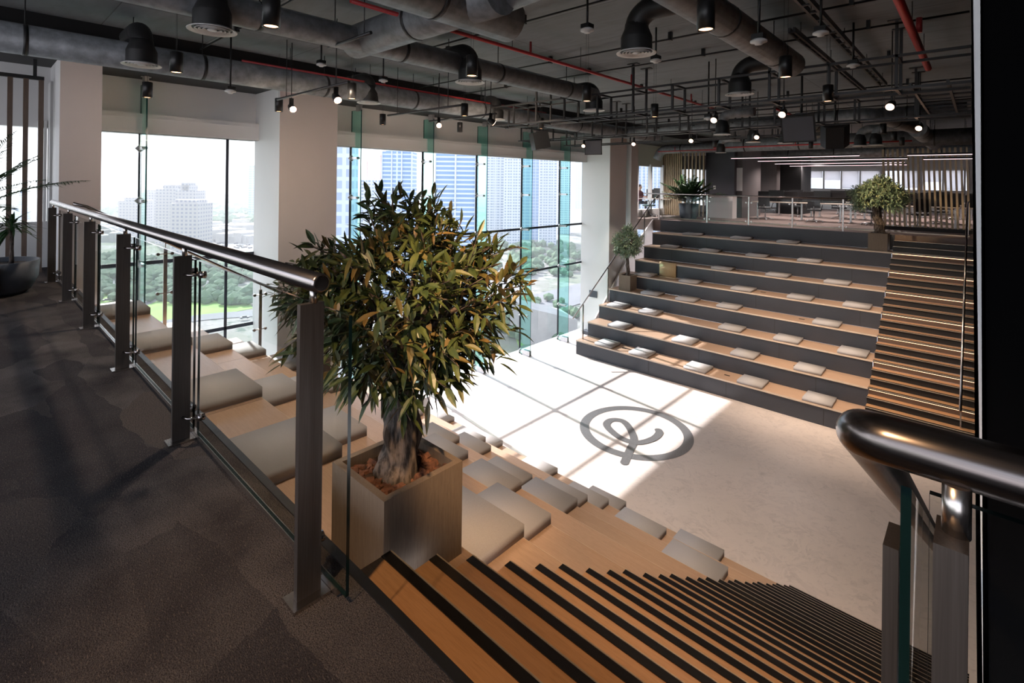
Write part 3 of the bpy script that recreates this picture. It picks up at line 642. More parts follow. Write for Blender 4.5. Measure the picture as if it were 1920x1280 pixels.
# pendants
def pendant():
    e = empty('pendant_light', '', 'pendant light')
    mb = MB(); mb.lathe([(.048, .03), (.048, .004), (.060, .0), (.060, .205), (.055, .21), (.001, .21)], (0, 0, 0), 24, cap=False); mb.build('housing', M['black_gloss'], e)
    mb = MB(); mb.lathe([(.001, .010), (.047, .010), (.047, .014), (.001, .014)], (0, 0, 0), 20); mb.build('lens', M['lamp_warm'], e)
    mb = MB()
    for s_ in (-.018, .018): mb.tube([(s_, 0, .2), (s_, 0, CEIL - 2.5)], .0016, 5)
    mb.build('wires', M['black_gloss'], e); return e
PP = [(-3.68, 1.46, 'big and near over the left rail'), (-6.03, 1.46, 'second over the left rail'), (-8.22, 1.66, 'in front of the leftmost fin'), (-8.18, 3.38, 'at the left face of the wide column'), (-6.11, 3.47, 'beside the wide column outlet'), (-8.47, 5.47, 'low in front of the wall right of the column'), (-6.23, 5.57, 'above the tree and left of the truss'), (-8.31, 7.3, 'small, lowest over the long glazing'), (-3.81, 3.5, 'in front of the outlet above the tree'), (-3.81, 5.55, 'in front of the outlet ending the middle duct'), (-1.41, 3.49, 'brightest, at the top right'), (-1.43, 5.53, 'at the end of the slanting duct'), (-1.43, 7.44, 'hanging before the truss at right'), (-3.85, 7.52, 'hanging before the truss in the middle'), (-6.45, 7.81, 'hanging at the left end of the truss'), (-1.46, 12.68, 'left of three small ones at far right'), (-1.48, 14.65, 'middle of three small ones at far right'), (-1.5, 16.5, 'right of three small ones at far right'), (-3.9, 12.6, 'far, under the middle of the rear truss'), (-5.6, 14.6, 'far, left above the office rail'), (-3.6, 16.6, 'far, above the middle of the office rail')]
pe = pendant()
for i, (x, y, l) in enumerate(PP):
    o = pe if i == 0 else copy_tree(pe)
    o.location = (x, y, 2.5 if y < 20 else 2.4); tag(o, 'black cylinder pendant, ' + l, 'pendant light', 'black cylinder pendants')
    ld = bpy.data.lights.new('pendant_beam', 'SPOT'); ld.energy = 70 if y < 3 else (75 if y < 6 else (150 if y < 9 else 105)); ld.spot_size = R(85 if y < 3 else 66); ld.spot_blend = .8; ld.color = (1.0, .80, .62); ld.shadow_soft_size = .05
    lo = bpy.data.objects.new('pendant_beam', ld); COL.objects.link(lo); lo.location = (x, y, 2.495)
# lighting rig (space frames)
def rig(label, y, xs, xl, xr, hang):
    t = Thing('lighting_rig', label, 'lighting rig', (xs[0], y, 2.6), 'black lighting rigs')
    b = .016
    for nm, (yy, z) in dict(a=(y, 2.6), b=(y + .45, 2.6), c=(y, 2.99), d=(y + .45, 2.99)).items():
        mb = MB(); mb.box(xl, xr, yy - b, yy + b, z - b, z + b); t.part('chord', mb, M['truss'])
    for i, x in enumerate(xs):
        mb = MB()
        for yy in (y, y + .45): mb.box(x - b, x + b, yy - b, yy + b, 2.6, 2.99)
        for z in (2.6, 2.99): mb.box(x - b, x + b, y, y + .45, z - b, z + b)
        t.part('frame', mb, M['truss'])
        if i in hang:
            for yy in (y, y + .45): mb = MB(); mb.box(x - b, x + b, yy - b, yy + b, 2.99, CEIL - .003); mb.box(x - .09, x + .09, yy - .05, yy + .05, CEIL - .014, CEIL - .003); t.part('hanger', mb, M['truss'])
rig('nearer long black box frame rig hung across the room', 7.54, [-7.5, -6.94, -6.35, -5.67, -4.95, -4.25, -3.56, -2.84, -2.15, -1.44, -.745, -.07], -7.6, -.04, (2, 5, 8, 10))
rig('rear long black box frame rig above the loudspeakers', 10.75, [-9.6, -8.8, -8.0, -7.2, -6.5, -5.69, -4.9, -4.25, -3.57, -2.96, -2.21, -1.65, -.8, -.1], -9.7, -.04, (0, 4, 8, 12))
rig('left black box frame rig reaching over the glazing', 12.9, [-9.6, -8.6, -7.6, -6.6, -5.6, -4.6, -3.6, -2.6], -9.7, -2.5, (1, 5))
# sprinkler pipes
def pipe(label, pts, r=.022, drops=()):
    t = Thing('sprinkler_pipe', label, 'pipe', pts[0], 'red sprinkler pipes')
    mb = MB(); mb.tube(pts, r, 12); t.part('run', mb, M['red'])
    for (x, y) in drops: mb = MB(); mb.tube([(x, y, pts[0][2]), (x, y, pts[0][2] + .16)], r * .7, 8); t.part('riser_stub', mb, M['red'])
    a, b = Vector(pts[0]), Vector(pts[-1]); n = int((b - a).length / 1.6) + 1
    for k in range(n): c = a + (b - a) * ((k + .5) / n); mb = MB(); rod(mb, c.x, c.y, c.z, .004); t.part('hanger_rod', mb, M['black_gloss'])
pipe('long red sprinkler pipe crossing the ceiling above the tree', [(-4.32, 2.43, 3.1), (-4.32, 11.3, 3.1)], .022, [(-4.32, 5.0), (-4.32, 7.6), (-4.32, 10.0)])
pipe('red sprinkler pipe low along the window side', [(-7.7, 2.66, 3.1), (-7.7, 9.5, 3.1)], .02, [(-7.7, 5.0)])
pipe('thick red sprinkler pipe at the upper right', [(-.55, 3.0, 3.1), (-.55, 9.2, 3.1)], .04, [(-.5, 7.0)])
pipe('short red sprinkler run behind the rear rig', [(-3.0, 10.9, 2.95), (-3.0, 16.0, 2.95)], .02, [(-3.0, 15.5)])
pipe('horizontal red pipe over the slatted wall', [(-9.5, 18.9, 2.72), (-5.2, 18.9, 2.72)], .022, [(-8.8, 18.9), (-7.0, 18.9)])
pipe('horizontal red pipe above the office lamps', [(-6.4, 16.6, 2.62), (-1.3, 16.6, 2.62)], .022, [(-4, 16.6)])
# conduits across the ceiling
cond = [(-6.5, 4.5), (-9.3, 6.27), (-9.3, 7.35), (-9.3, 9.2), (-9.3, 11.8), (-9.3, 14.6), (-9.3, 2.35)]
CLB = ['from the top edge', 'above the tree outlet', 'just before the near rig', 'between the rigs', 'behind the rear rig', 'far above the seating', 'over the left balustrade']
for (xl, y), l in zip(cond, CLB):
    mb = MB(); mb.tube([(xl, y, 3.33), (-.1, y, 3.33)], .013, 8)
    for x in range(int(xl), 0, 2): mb.box(x - .02, x + .02, y - .03, y + .03, 3.31, CEIL - .003)
    tag(mb.build('conduit', M['black_gloss']), 'thin black conduit crossing the ceiling ' + l, 'conduit', 'black ceiling conduits')
for (x, ya, yb_, wd, l) in [(-1.27, 2.0, 11, .09, 'wide black cable tray running along the ceiling at right'), (-1.62, 6.5, 11.5, .05, 'narrow black cable tray left of the wide one'), (-8.6, -3.9, 14, .3, 'black cable tray over the left balustrade near the beam')]:
    mb = MB()
    for s_ in (-1, 1): mb.box(x + s_ * wd / 2 - .012, x + s_ * wd / 2 + .012, ya, yb_, 3.2, 3.26)
    y = ya
    while y < yb_: mb.box(x - wd / 2, x + wd / 2, y, y + .03, 3.2, 3.215); y += .3
    y = ya + .4
    while y < yb_: rod(mb, x, y, 3.2, .005); y += 1.7
    tag(mb.build('cable_tray', M['truss']), l, 'cable tray')
# ladder rack by the right wall
t = Thing('ladder_rack', 'black ladder rack below the red pipe by the right wall', 'rack', (-.3, 8, 2.62))
mb = MB()
for x in (-.62, -.28): mb.box(x - .014, x + .014, 7.6, 11.2, 2.62, 2.66)
t.part('rails', mb, M['truss'])
for k in range(9): mb = MB(); mb.box(-.62, -.02, 7.8 + k * .42, 7.82 + k * .42, 2.63, 2.65); t.part('rung', mb, M['truss'])
# track bars and glowing spot heads
def bar(u0, v0, u1, v1, z, lab):
    a, b = at(u0, v0, 'Z', z), at(u1, v1, 'Z', z); y = (a.y + b.y) / 2
    mb = MB(); mb.tube([(a.x, y, z), (b.x, y, z)], .018, 10)
    for k in (.15, .85): x = a.x + (b.x - a.x) * k; mb.tube([(x, y, z), (x, y, CEIL)], .006, 6)
    tag(mb.build('track_bar', M['truss']), lab, 'track', 'spotlight bars'); return y
bar(525, 198, 640, 160, 2.6, 'black bar holding two glowing spotlights before the wide column')
bar(722, 222, 862, 200, 2.6, 'black bar running toward the outlet beside the wall')
bar(800, 231, 930, 214, 2.6, 'black bar holding the spotlight above the second fin')
bar(600, 95, 700, 70, 2.9, 'black bar above the thick cross duct')
def spot_head(aim):
    e = empty('spotlight', '', 'spotlight')
    q = aim.to_track_quat('Z', 'Y').to_matrix()
    mb = MB(); mb.lathe([(.0, -.05), (.035, -.05), (.05, 0), (.055, .07), (.048, .075)], (0, 0, 0), 18, mat=q); mb.build('housing', M['black_gloss'], e)
    mb = MB(); mb.lathe([(.001, .079), (.046, .079), (.046, .074), (.001, .074)], (0, 0, 0), 18, mat=q); mb.build('lens', M['spot_warm'], e)
    mb = MB(); mb.box(-.008, .008, -.03, .03, 0, .13); mb.tube([(0, 0, .12), (0, 0, .937)], .007, 6); mb.build('yoke', M['black_gloss'], e); return e
SP = [(543, 211, 2.48, 'left of the pair before the wide column'), (626, 190, 2.48, 'right of the pair before the wide column, brightest'), (820, 236, 2.48, 'above the second fin'), (917, 227, 2.48, 'beside the outlet before the long glazing'), (1093, 268, 2.48, 'at the top of the far white column'), (1187, 262, 2.48, 'over the beige face of the far column'), (1295, 253, 2.48, 'above the slatted wall'), (1418, 243, 2.48, 'left of the left front loudspeaker'), (1722, 218, 2.48, 'at the far right under the rig'), (1668, 178, 2.48, 'under the near rig at right'), (1466, 198, 2.48, 'under the near rig left of the loudspeakers'), (1338, 212, 2.48, 'over the middle of the far seating')]
TREE = Vector((-2.15, 1.5, .8))
for i, (u, v, z, l) in enumerate(SP):
    p = at(u, v, 'Z', z)
    tgt = Vector((-3.0, 12.0, -2)) if p.y > 6 else Vector((-3, 3, 0)); 
    if i >= 4: tgt = Vector((p.x * .5 - 1.5, p.y - 6, -1.5))
    aim = (tgt - p).normalized(); o = spot_head(aim); o.location = p; tag(o, 'small spotlight glowing warm ' + l, 'spotlight', 'glowing spotlights on the ceiling')
    ld = bpy.data.lights.new('spot_beam', 'SPOT'); ld.energy = 250 if i > 3 else 80; ld.spot_size = R(60); ld.spot_blend = .7; ld.color = (1.0, .78, .58); ld.shadow_soft_size = .05
    lo = bpy.data.objects.new('spot_beam', ld); COL.objects.link(lo); lo.location = p + aim * .09
    tg = Vector((-4.5 + (i % 4) * 1.0, 15.5, -3)) if i > 3 else Vector((-10.9, [3.0, 5.5, 9.0, 12.5][i], 2.5)); ld.spot_size = R(60 if i > 3 else 120); lo.rotation_euler = (tg - p).to_track_quat('-Z', 'Y').to_euler()
def light_at(loc, tgt, e, size, col=(1, .62, .32), blend=.6):
    ld = bpy.data.lights.new('key_spot', 'SPOT'); ld.energy = e; ld.spot_size = R(size); ld.spot_blend = blend; ld.color = col; ld.shadow_soft_size = .05
    lo = bpy.data.objects.new('key_spot', ld); COL.objects.link(lo); lo.location = loc; lo.rotation_euler = (Vector(tgt) - Vector(loc)).to_track_quat('-Z', 'Y').to_euler()
light_at((-.3, .9, 2.45), (-1.85, 1.8, .75), 215, 32)          # ceiling spot over the landing, on the tree
light_at((-1.0, -.8, 2.9), (-1.1, 1.3, -.2), 120, 60)          # landing downlight
light_at((-1.3, 2.5, 2.9), (-.9, 3.4, -1.2), 60, 60)
light_at((-2.7, 15.7, 2.35), (-1.9, 18.4, 1.05), 170, 34, (1, .72, .42))
light_at((-7.6, 13.9, 2.8), (-9.05, 15.8, -.6), 150, 26, (1, .85, .7))  # added spot with no fixture, brightens the small tree by the far column
# sensors, speakers, small boxes
def sensor(x, y, z, lab, r=.07, stem=True):
    t = Thing('ceiling_sensor', lab, 'sensor', (x, y, z), 'small ceiling devices')
    mb = MB(); mb.lathe([(.0, -.03), (r * .45, -.03), (r * .5, -.012), (r, -.01), (r, .006), (r * .6, .02), (r * .6, .05), (0, .05)], (x, y, z), 20); t.part('body', mb, M['grille'])
    mb = MB(); mb.box(x - r * .7, x + r * .7, y - r * .7, y + r * .7, z + .02, z + .06); mb.tube([(x, y, z + .05), (x, y, CEIL)], .012, 8); t.part('bracket', mb, M['black_gloss'])
for u, v, z, l in [(1416, 66, 2.7, 'white domed sensor on a black stem at the upper right'), (1094, 53, 3.0, 'flat white sensor hung near the top centre'), (1224, 107, 3.0, 'flat sensor right of the central outlet'), (1325, 213, 2.5, 'cream domed detector above the far seating'), (1594, 107, 2.9, 'white sensor above the near rig at right'), (597, 130, 3.1, 'clear domed detector right of the wide column top'), (714, 157, 3.0, 'flat dark sensor above the window pipe'), (1532, 48, 2.9, 'flat sensor under the cable trays'), (428, 184, 2.6, 'sensor pair on a black post before the left glazing')]:
    p = at(u, v, 'Z', z); sensor(p.x, p.y, z, l)
def speaker(u, v, z, rz, tilt, l, sz=.5):
    p = at(u, v, 'Z', z); t = Thing('loudspeaker', l, 'loudspeaker', p, 'black loudspeakers under the rigs')
    Mx = Matrix.Translation(p) @ Matrix.Rotation(rz, 4, 'Z') @ Matrix.Rotation(tilt, 4, 'X')
    h = sz / 2; pr = [(-h, -.16), (h, -.16), (h * .6, .2), (-h * .6, .2)]
    mb = MB(); a = [Mx @ Vector((x, y, -h * .85)) for x, y in pr]; b = [Mx @ Vector((x, y, h * .85)) for x, y in pr]
    va = [mb.bm.verts.new(q) for q in a]; vb = [mb.bm.verts.new(q) for q in b]; mb.face(va[::-1]); mb.face(vb)
    for k in range(4): mb.face([va[k], va[(k + 1) % 4], vb[(k + 1) % 4], vb[k]])
    mb.bevel(.012, 2); t.part('cabinet', mb, M['black_gloss'])
    mb = MB(); mb.box(-h * .9, h * .9, -.172, -.162, -h * .76, h * .76, mat=Mx); t.part('grille', mb, M['charcoal'])
    mb = MB(); mb.tube([p + Vector((0, 0, h * .8)), (p.x, p.y, CEIL)], .02, 8); mb.box(p.x - .1, p.x + .1, p.y - .03, p.y + .03, p.z + h * .82, p.z + h * .95); t.part('bracket', mb, M['truss'])
speaker(1010, 262, 2.47, R(150), R(-12), 'left loudspeaker before the long glazing')
speaker(1113, 271, 2.47, R(20), R(12), 'loudspeaker in front of the far white column')
speaker(1500, 226, 2.47, R(-5), R(14), 'left of the two loudspeakers at the right', .56)
speaker(1563, 241, 2.42, R(190), R(-16), 'right of the two loudspeakers at the right', .50)
# ================================================================== PLANTS
def leaf(mb, p, d, up, L, W, mi=0, droop=.15):
    d = d.normalized(); s_ = d.cross(up)
    if s_.length < .05: s_ = d.cross(Vector((1, 0, 0)))
    s_.normalize(); n = s_.cross(d).normalized(); vs = []
    prof = [(0, .08), (.25, .8), (.5, 1), (.78, .62)]; l_, r_, m_ = [], [], []
    for a, wd in prof:
        c = p + d * L * a - Vector((0, 0, 1)) * droop * L * a * a
        l_.append(mb.bm.verts.new(c + s_ * W * wd / 2 + n * W * .16 * wd)); r_.append(mb.bm.verts.new(c - s_ * W * wd / 2 + n * W * .16 * wd)); m_.append(mb.bm.verts.new(c))
    tip = mb.bm.verts.new(p + d * L - Vector((0, 0, 1)) * droop * L)
    for i in range(3):
        mb.face([l_[i], l_[i + 1], m_[i + 1], m_[i]], mi); mb.face([m_[i], m_[i + 1], r_[i + 1], r_[i]], mi)
    mb.face([l_[3], tip, m_[3]], mi); mb.face([m_[3], tip, r_[3]], mi)
def rnd_dir(rg):
    while True:
        v = Vector((rg.uniform(-1, 1), rg.uniform(-1, 1), rg.uniform(-1, 1)))
        if .05 < v.length < 1: return v.normalized()
def crown(c, rx, rz, n_sprig, per, L, W, rg, twig_mb, flat=.0, low=-.95):
    mb = MB()
    for i in range(n_sprig):
        v = rnd_dir(rg); 
        if v.z < low: v.z = -v.z
        k = rg.uniform(.35, 1.0) ** .55; lump = 1 + .14 * math.sin(v.x * 5 + 1.3) * math.cos(v.y * 4.3) + .08 * math.sin(v.z * 7)
        base = c + Vector((v.x * rx, v.y * rx, v.z * rz)) * k * lump * .86
        d = (v + rnd_dir(rg) * .55 + Vector((0, 0, .15))).normalized(); sl2 = L * rg.uniform(1.0, 1.9)
        if twig_mb is not None and i % 2 == 0: twig_mb.tube([base - d * sl2 * .5, base + d * sl2], .0016 if L < .06 else .0028, 4, cap=False)
        for j in range(per):
            f = j / per; q = base + d * sl2 * (f - .1)
            o = rnd_dir(rg); o = (o - d * o.dot(d)).normalized(); dd = (d * rg.uniform(.35, .9) + o * (1.0 if j < per - 1 else .2)).normalized()
            leaf(mb, q, dd, Vector((0, 0, 1)) + rnd_dir(rg) * .6, L * rg.uniform(.75, 1.25), W * rg.uniform(.8, 1.2), 0, rg.uniform(.0, .35))
    return mb
def planter_box(t, x0, x1, y0, y1, z0, z1, wl=.035, mat=None):
    mb = MB(); mb.box(x0, x1, y0, y1, z0, z1 - .16)
    for a in ((x0, x0 + wl, y0, y1), (x1 - wl, x1, y0, y1), (x0 + wl, x1 - wl, y0, y0 + wl), (x0 + wl, x1 - wl, y1 - wl, y1)): mb.box(*a, z1 - .16, z1)
    return t.part('planter_box', mb, mat or M['planter'])
def chips(t, x0, x1, y0, y1, z, n, s, rg):
    mb = MB(); mb.box(x0, x1, y0, y1, z - .05, z, 1)
    for i in range(n):
        c = Vector((rg.uniform(x0, x1), rg.uniform(y0, y1), z + rg.uniform(-.004, s * .5))); m_ = Matrix.Translation(c) @ Matrix.Rotation(rg.uniform(0, 6.28), 4, 'Z') @ Matrix.Rotation(rg.uniform(-.6, .6), 4, 'X')
        a, b, h = s * rg.uniform(.5, 1.3), s * rg.uniform(.3, .8), s * rg.uniform(.15, .4); k = rg.uniform(.5, .9)
        pts = [(-a, -b, -h), (a, -b * k, -h), (a * k, b, -h), (-a * .8, b * k, -h), (-a * .8, -b * .8, h), (a * .7, -b * .6, h * .8), (a * .6, b * .7, h), (-a * .6, b * .6, h * .7)]
        v = [mb.bm.verts.new(m_ @ Vector(q)) for q in pts]
        for f in ((0, 3, 2, 1), (4, 5, 6, 7), (0, 1, 5, 4), (1, 2, 6, 5), (2, 3, 7, 6), (3, 0, 4, 7)): mb.face([v[k2] for k2 in f])
    return t.part('bark_mulch', mb, [M['chips'], M['soil']])
def trunk(mb, p0, p1, r0, r1, rg, n=26, wob=.02, nb=0, cr=None):
    pts, rr = [], []
    for k in range(n + 1):
        f = k / n; p = Vector(p0).lerp(Vector(p1), f) + Vector((math.sin(f * 5 + 1) * wob * f, math.cos(f * 4) * wob * f, 0)); pts.append(p); rr.append((r0 * (1 - f) + r1 * f) * (1 + .07 * math.sin(f * 23)) + (r0 * .18 * max(0, 1 - f * 7)))
    mb.tube(pts, r0, 36, rr=rr)
    return pts
def tree(label, box, z0, z1, tr_r, crown_c, rx, rz, nsp, per, L, W, seed, leafm, split=.0, n_chip=120, chip=.03, low=-.95):
    rg = random.Random(seed); x0, x1, y0, y1 = box; cx_, cy_ = (x0 + x1) / 2, (y0 + y1) / 2
    t = Thing('potted_tree', label, 'potted tree', (cx_, cy_, z0)); planter_box(t, x0, x1, y0, y1, z0, z1)
    chips(t, x0 + .035, x1 - .035, y0 + .035, y1 - .035, z1 - .055, n_chip, chip, rg)
    mb = MB(); cc = Vector(crown_c); fork = Vector((cx_, cy_, z1 - .06)).lerp(Vector((cc.x, cc.y, cc.z - rz * .25)), 1.0)
    trunk(mb, (cx_, cy_, z1 - .09), fork, tr_r, tr_r * .62, rg, wob=tr_r * .4)
    for k in range(9):
        a = k * 2.4; e = cc + Vector((math.cos(a) * rx * .7, math.sin(a) * rx * .7, rz * rg.uniform(-.2, .75))); mid = fork.lerp(e, .5) + Vector((0, 0, -.04))
        mb.tube([fork - Vector((0, 0, tr_r)), mid, e], tr_r * .3, 7, rr=[tr_r * .42, tr_r * .22, tr_r * .06])
    for v in mb.bm.verts:                        # knotted bark
        n_ = math.sin(v.co.x * 60) * math.sin(v.co.y * 55 + v.co.z * 12) + .5 * math.sin(v.co.z * 26 + v.co.x * 40); d = Vector((v.co.x - cx_, v.co.y - cy_, 0))
        if d.length < tr_r * 2.2 and d.length > 1e-4: v.co += d.normalized() * n_ * tr_r * .16
    t.part('trunk', mb, M['bark'], smooth=True)
    tw = MB(); fo = crown(cc, rx, rz, nsp, per, L, W, rg, tw, low=low)
    t.part('twigs', tw, M['bark']); t.part('foliage', fo, leafm, smooth=False); return t
random.seed(3)
tree('large olive green tree in a square oak planter beside the near stair', (-2.377, -1.914, 1.267, 1.727), -3 * RZ, .015, .10, (-2.125, 1.525, .84), .545, .475, 600, 6, .098, .028, 11, M['leaf'], n_chip=170, chip=.032)
tree('olive green tree behind the near balustrade post, before the column', (-8.95, -8.55, 4.08, 4.50), -3 * RZ * 5, -1.72, .07, (-8.72, 4.30, -.60), .60, .62, 190, 6, .17, .05, 12, M['leaf'], n_chip=30)
tree('small grey green tree in an oak planter at the left of far seating', (-9.24, -8.80, 15.56, 16.02), -3 * RZ * 5, -1.76, .07, (-9.05, 15.8, -.64), .52, .54, 760, 6, .085, .028, 13, M['leaf_grey'], n_chip=40)
tree('grey green tree in an oak planter at the top of far seating', (-2.42, -1.95, 18.15, 18.62), -3 * RZ, .06, .14, (-2.2, 18.4, 1.06), .74, .60, 1050, 6, .11, .034, 14, M['leaf_grey'], n_chip=40, low=-.55)
# palms
def frond(mb, base, d, L, nl, ll, rg, w=.018, droop=.5):
    pts = []; d = d.normalized()
    for k in range(9): f = k / 8; pts.append(base + d * L * f + Vector((0, 0, -1)) * droop * L * f * f)
    mb.tube(pts, .005, 5, rr=[.007 * (1 - k / 10) for k in range(9)])
    side = d.cross(Vector((0, 0, 1))).normalized()
    for k in range(nl):
        f = .18 + .8 * k / nl; i = min(int(f * 8), 7); p = pts[i].lerp(pts[i + 1], f * 8 - i); tg = (pts[i + 1] - pts[i]).normalized(); l2 = ll * math.sin(math.pi * min(1, f * .85 + .12)) 
        for s_ in (-1, 1): leaf(mb, p, (side * s_ * .8 + tg * .75 + Vector((0, 0, rg.uniform(-.1, .25)))).normalized(), Vector((0, 0, 1)), l2, w, 0, .25)
rg = random.Random(5)
def bowl(t, x, y, r, h):
    mb = MB(); mb.lathe([(r * .62, 0), (r * .80, h * .12), (r * .96, h * .5), (r, h), (r * .94, h), (r * .90, h * .85), (.01, h * .84)], (x, y, 0), 36); t.part('bowl', mb, M['bowl'], smooth=True)
    mb = MB(); mb.lathe([(.01, h * .86), (r * .9, h * .86), (r * .9, h * .80), (.01, h * .8)], (x, y, 0), 30); t.part('soil', mb, M['soil'])
bp = at(57, 528, 'Z', .30); RTv = Vector((ct, st_, 0)); bq = bp - RTv * .40; bxp, byp = bq.x, bq.y
t = Thing('potted_plant', 'spiky dracaena in a dark round bowl at the left edge', 'potted plant', (bxp, byp, 0)); bowl(t, bxp, byp, .405, .40)
mb = MB(); td = at(29, 500, 'Z', .5); tq = bq + RTv * .20; tx, ty = tq.x, tq.y
mb.tube([(tx - .03, ty, .33), (tx - .01, ty, .55), (tx, ty, .80)], .02, 8, rr=[.026, .018, .02]); t.part('stem', mb, M['bark'])
mb = MB()
for k in range(58):
    a = rg.uniform(0, 6.28); e = rg.uniform(-.15, 1.35); leaf(mb, Vector((tx, ty, .80 + rg.uniform(-.05, .05))), Vector((math.cos(a) * math.cos(e), math.sin(a) * math.cos(e), math.sin(e))), Vector((0, 0, 1)), rg.uniform(.22, .42), .032, 0, rg.uniform(.2, .9))
t.part('leaves', mb, M['palm'])
pa = at(-78, 400, 'X', -8.25)
t = Thing('potted_plant', 'tall palm reaching in from the left edge', 'potted plant', (pa.x, pa.y, 0)); bx2, by2 = pa.x, pa.y; bowl(t, bx2, by2, .30, .38)
mb = MB(); mb.tube([(bx2, by2, .3), (bx2, by2, 1.0)], .03, 8); t.part('stem', mb, M['bark'])
mb = MB()
for k in range(22):
    a = k * 2.399 ; e = rg.uniform(.15, 1.25); frond(mb, Vector((bx2, by2, .98)), Vector((math.cos(a) * math.cos(e), math.sin(a) * math.cos(e), math.sin(e))), rg.uniform(1.15, 1.55), 28, .26, rg, .015, .26)
t.part('fronds', mb, M['palm'])
t = Thing('potted_plant', 'bushy palm in a pale tub before the slatted wall', 'potted plant', (-8.95, 20.6, 0))
mb = MB(); mb.lathe([(.30, 0), (.36, .1), (.40, .62), (.36, .62), (.34, .55), (.01, .55)], (-8.95, 20.6, 0), 28); t.part('tub', mb, M['bowl'], smooth=True)
mb = MB()
for k in range(46):
    a = k * 2.399; e = rg.uniform(.35, 1.4); frond(mb, Vector((-8.95 + rg.uniform(-.1, .1), 20.6, .6)), Vector((math.cos(a) * math.cos(e), math.sin(a) * math.cos(e), math.sin(e))), rg.uniform(1.15, 1.75), 18, .38, rg, .07, .22)
t.part('fronds', mb, M['palm'])
# ================================================================== SLAT SCREENS
t = Thing('slat_screen', 'screen of three dark wooden slats hung from the ceiling at left', 'screen', (-10.25, .6, 0))
for y in (.44, .605, .77):
    mb = MB(); mb.box(-10.33, -10.27, y - .028, y + .028, .0, 2.86); t.part('slat', mb, M['slat_dark'])
for y in (.275, .11, -.055):
    mb = MB(); mb.box(-10.33, -10.27, y - .028, y + .028, .0, 2.86); t.part('slat', mb, M['slat_dark'])
mb = MB(); mb.box(-10.34, -10.26, -.1, .80, 2.86, 2.91); mb.box(-10.32, -10.28, .68, .72, 2.91, CEIL); mb.box(-10.32, -10.28, 0, .04, 2.91, CEIL); t.part('top_bar', mb, M['black'])
t = Thing('slat_screen', 'screen of upright oak slats at the right before the desks', 'screen', (-1.3, 21, 0))
n = 17
for i in range(n):
    f = i / (n - 1); xb = -2.33 + f * 2.1; xt = xb - .09 - .0 * f; h = 2.68
    mb = MB(); mb.prism([(xb - .027, 21.0, .12), (xb + .027, 21.0, .12), (xt + .027, 21.0, h), (xt - .027, 21.0, h)], (0, .10, 0)); t.part('slat', mb, M['slat'])
mb = MB(); mb.box(-2.4, -.15, 20.98, 21.14, 0, .12); t.part('plinth', mb, M['black'])
sw = at(1243, 400, 'Y', 22.2).x; se = at(1322, 400, 'Y', 22.2).x
t = Thing('slat_screen', 'tall slatted oak wall behind the palm', 'screen', ((sw + se) / 2, 22.2, 0))
mid = sw + (se - sw) * .42
k = 0; x = sw
while x < se:
    cl = x < mid; mb = MB(); mb.box(x, x + .05, 22.15, 22.22, 0, 2.95); t.part('slat', mb, M['slat']); x += .09 if cl else .17; k += 1
mb = MB(); mb.box(sw - .02, mid, 22.24, 22.30, 0, 2.97); mb.box(mid, se, 22.24, 22.30, 0, .5); mb.box(mid, se, 22.24, 22.28, 2.1, 2.7); t.part('backing', mb, M['taupe'])
# ================================================================== OFFICE
def blk(name, u0, u1, Y, z0, z1, dp, mat, lab, thing=None):
    a, b = at(u0, 345, 'Y', Y).x, at(u1, 345, 'Y', Y).x; mb = MB(); mb.box(a, b, Y, Y + dp, z0, z1)
    if thing: return tag(mb.build(name, mat), lab, thing)
    return struct(name, mb, mat, lab)
blk('wall_block', 1323, 1377, 22.6, 0, CEIL, 1.5, M['charcoal'], 'dark grey panelled core wall with a light switch')
blk('wall_core', 1377, 1392, 22.9, 0, CEIL, 2.5, M['taupe'], None)
blk('wall_core', 1418, 1456, 27, 1.0, CEIL, .6, M['taupe'], 'brown hanging wall panel above the office')
blk('wall_core', 1456, 1502, 28, 0, CEIL, 2.0, M['black'], 'black core wall in the office')
blk('credenza', 1327, 1374, 21.9, 0, .98, .5, M['beige'], 'pale storage cabinet in front of the dark grey wall', 'cabinet')
p = at(1340, 342, 'Y', 22.59); mb = MB(); mb.box(p.x - .05, p.x + .05, 22.57, 22.6, p.z - .08, p.z + .08); mb.box(p.x - .012, p.x + .012, 22.565, 22.57, p.z - .03, p.z + .03, 1); tag(mb.build('wall_switch', [M['white'], M['black']]), 'white switch on the dark grey core wall', 'switch')
p = at(1368, 326, 'Y', 22.55); mb = MB(); mb.box(p.x - .0, p.x + .42, 22.86, 22.88, p.z - .5, p.z + .5); tag(mb.build('notice_board', M['white']), 'white notice board on the brown core wall', 'board')
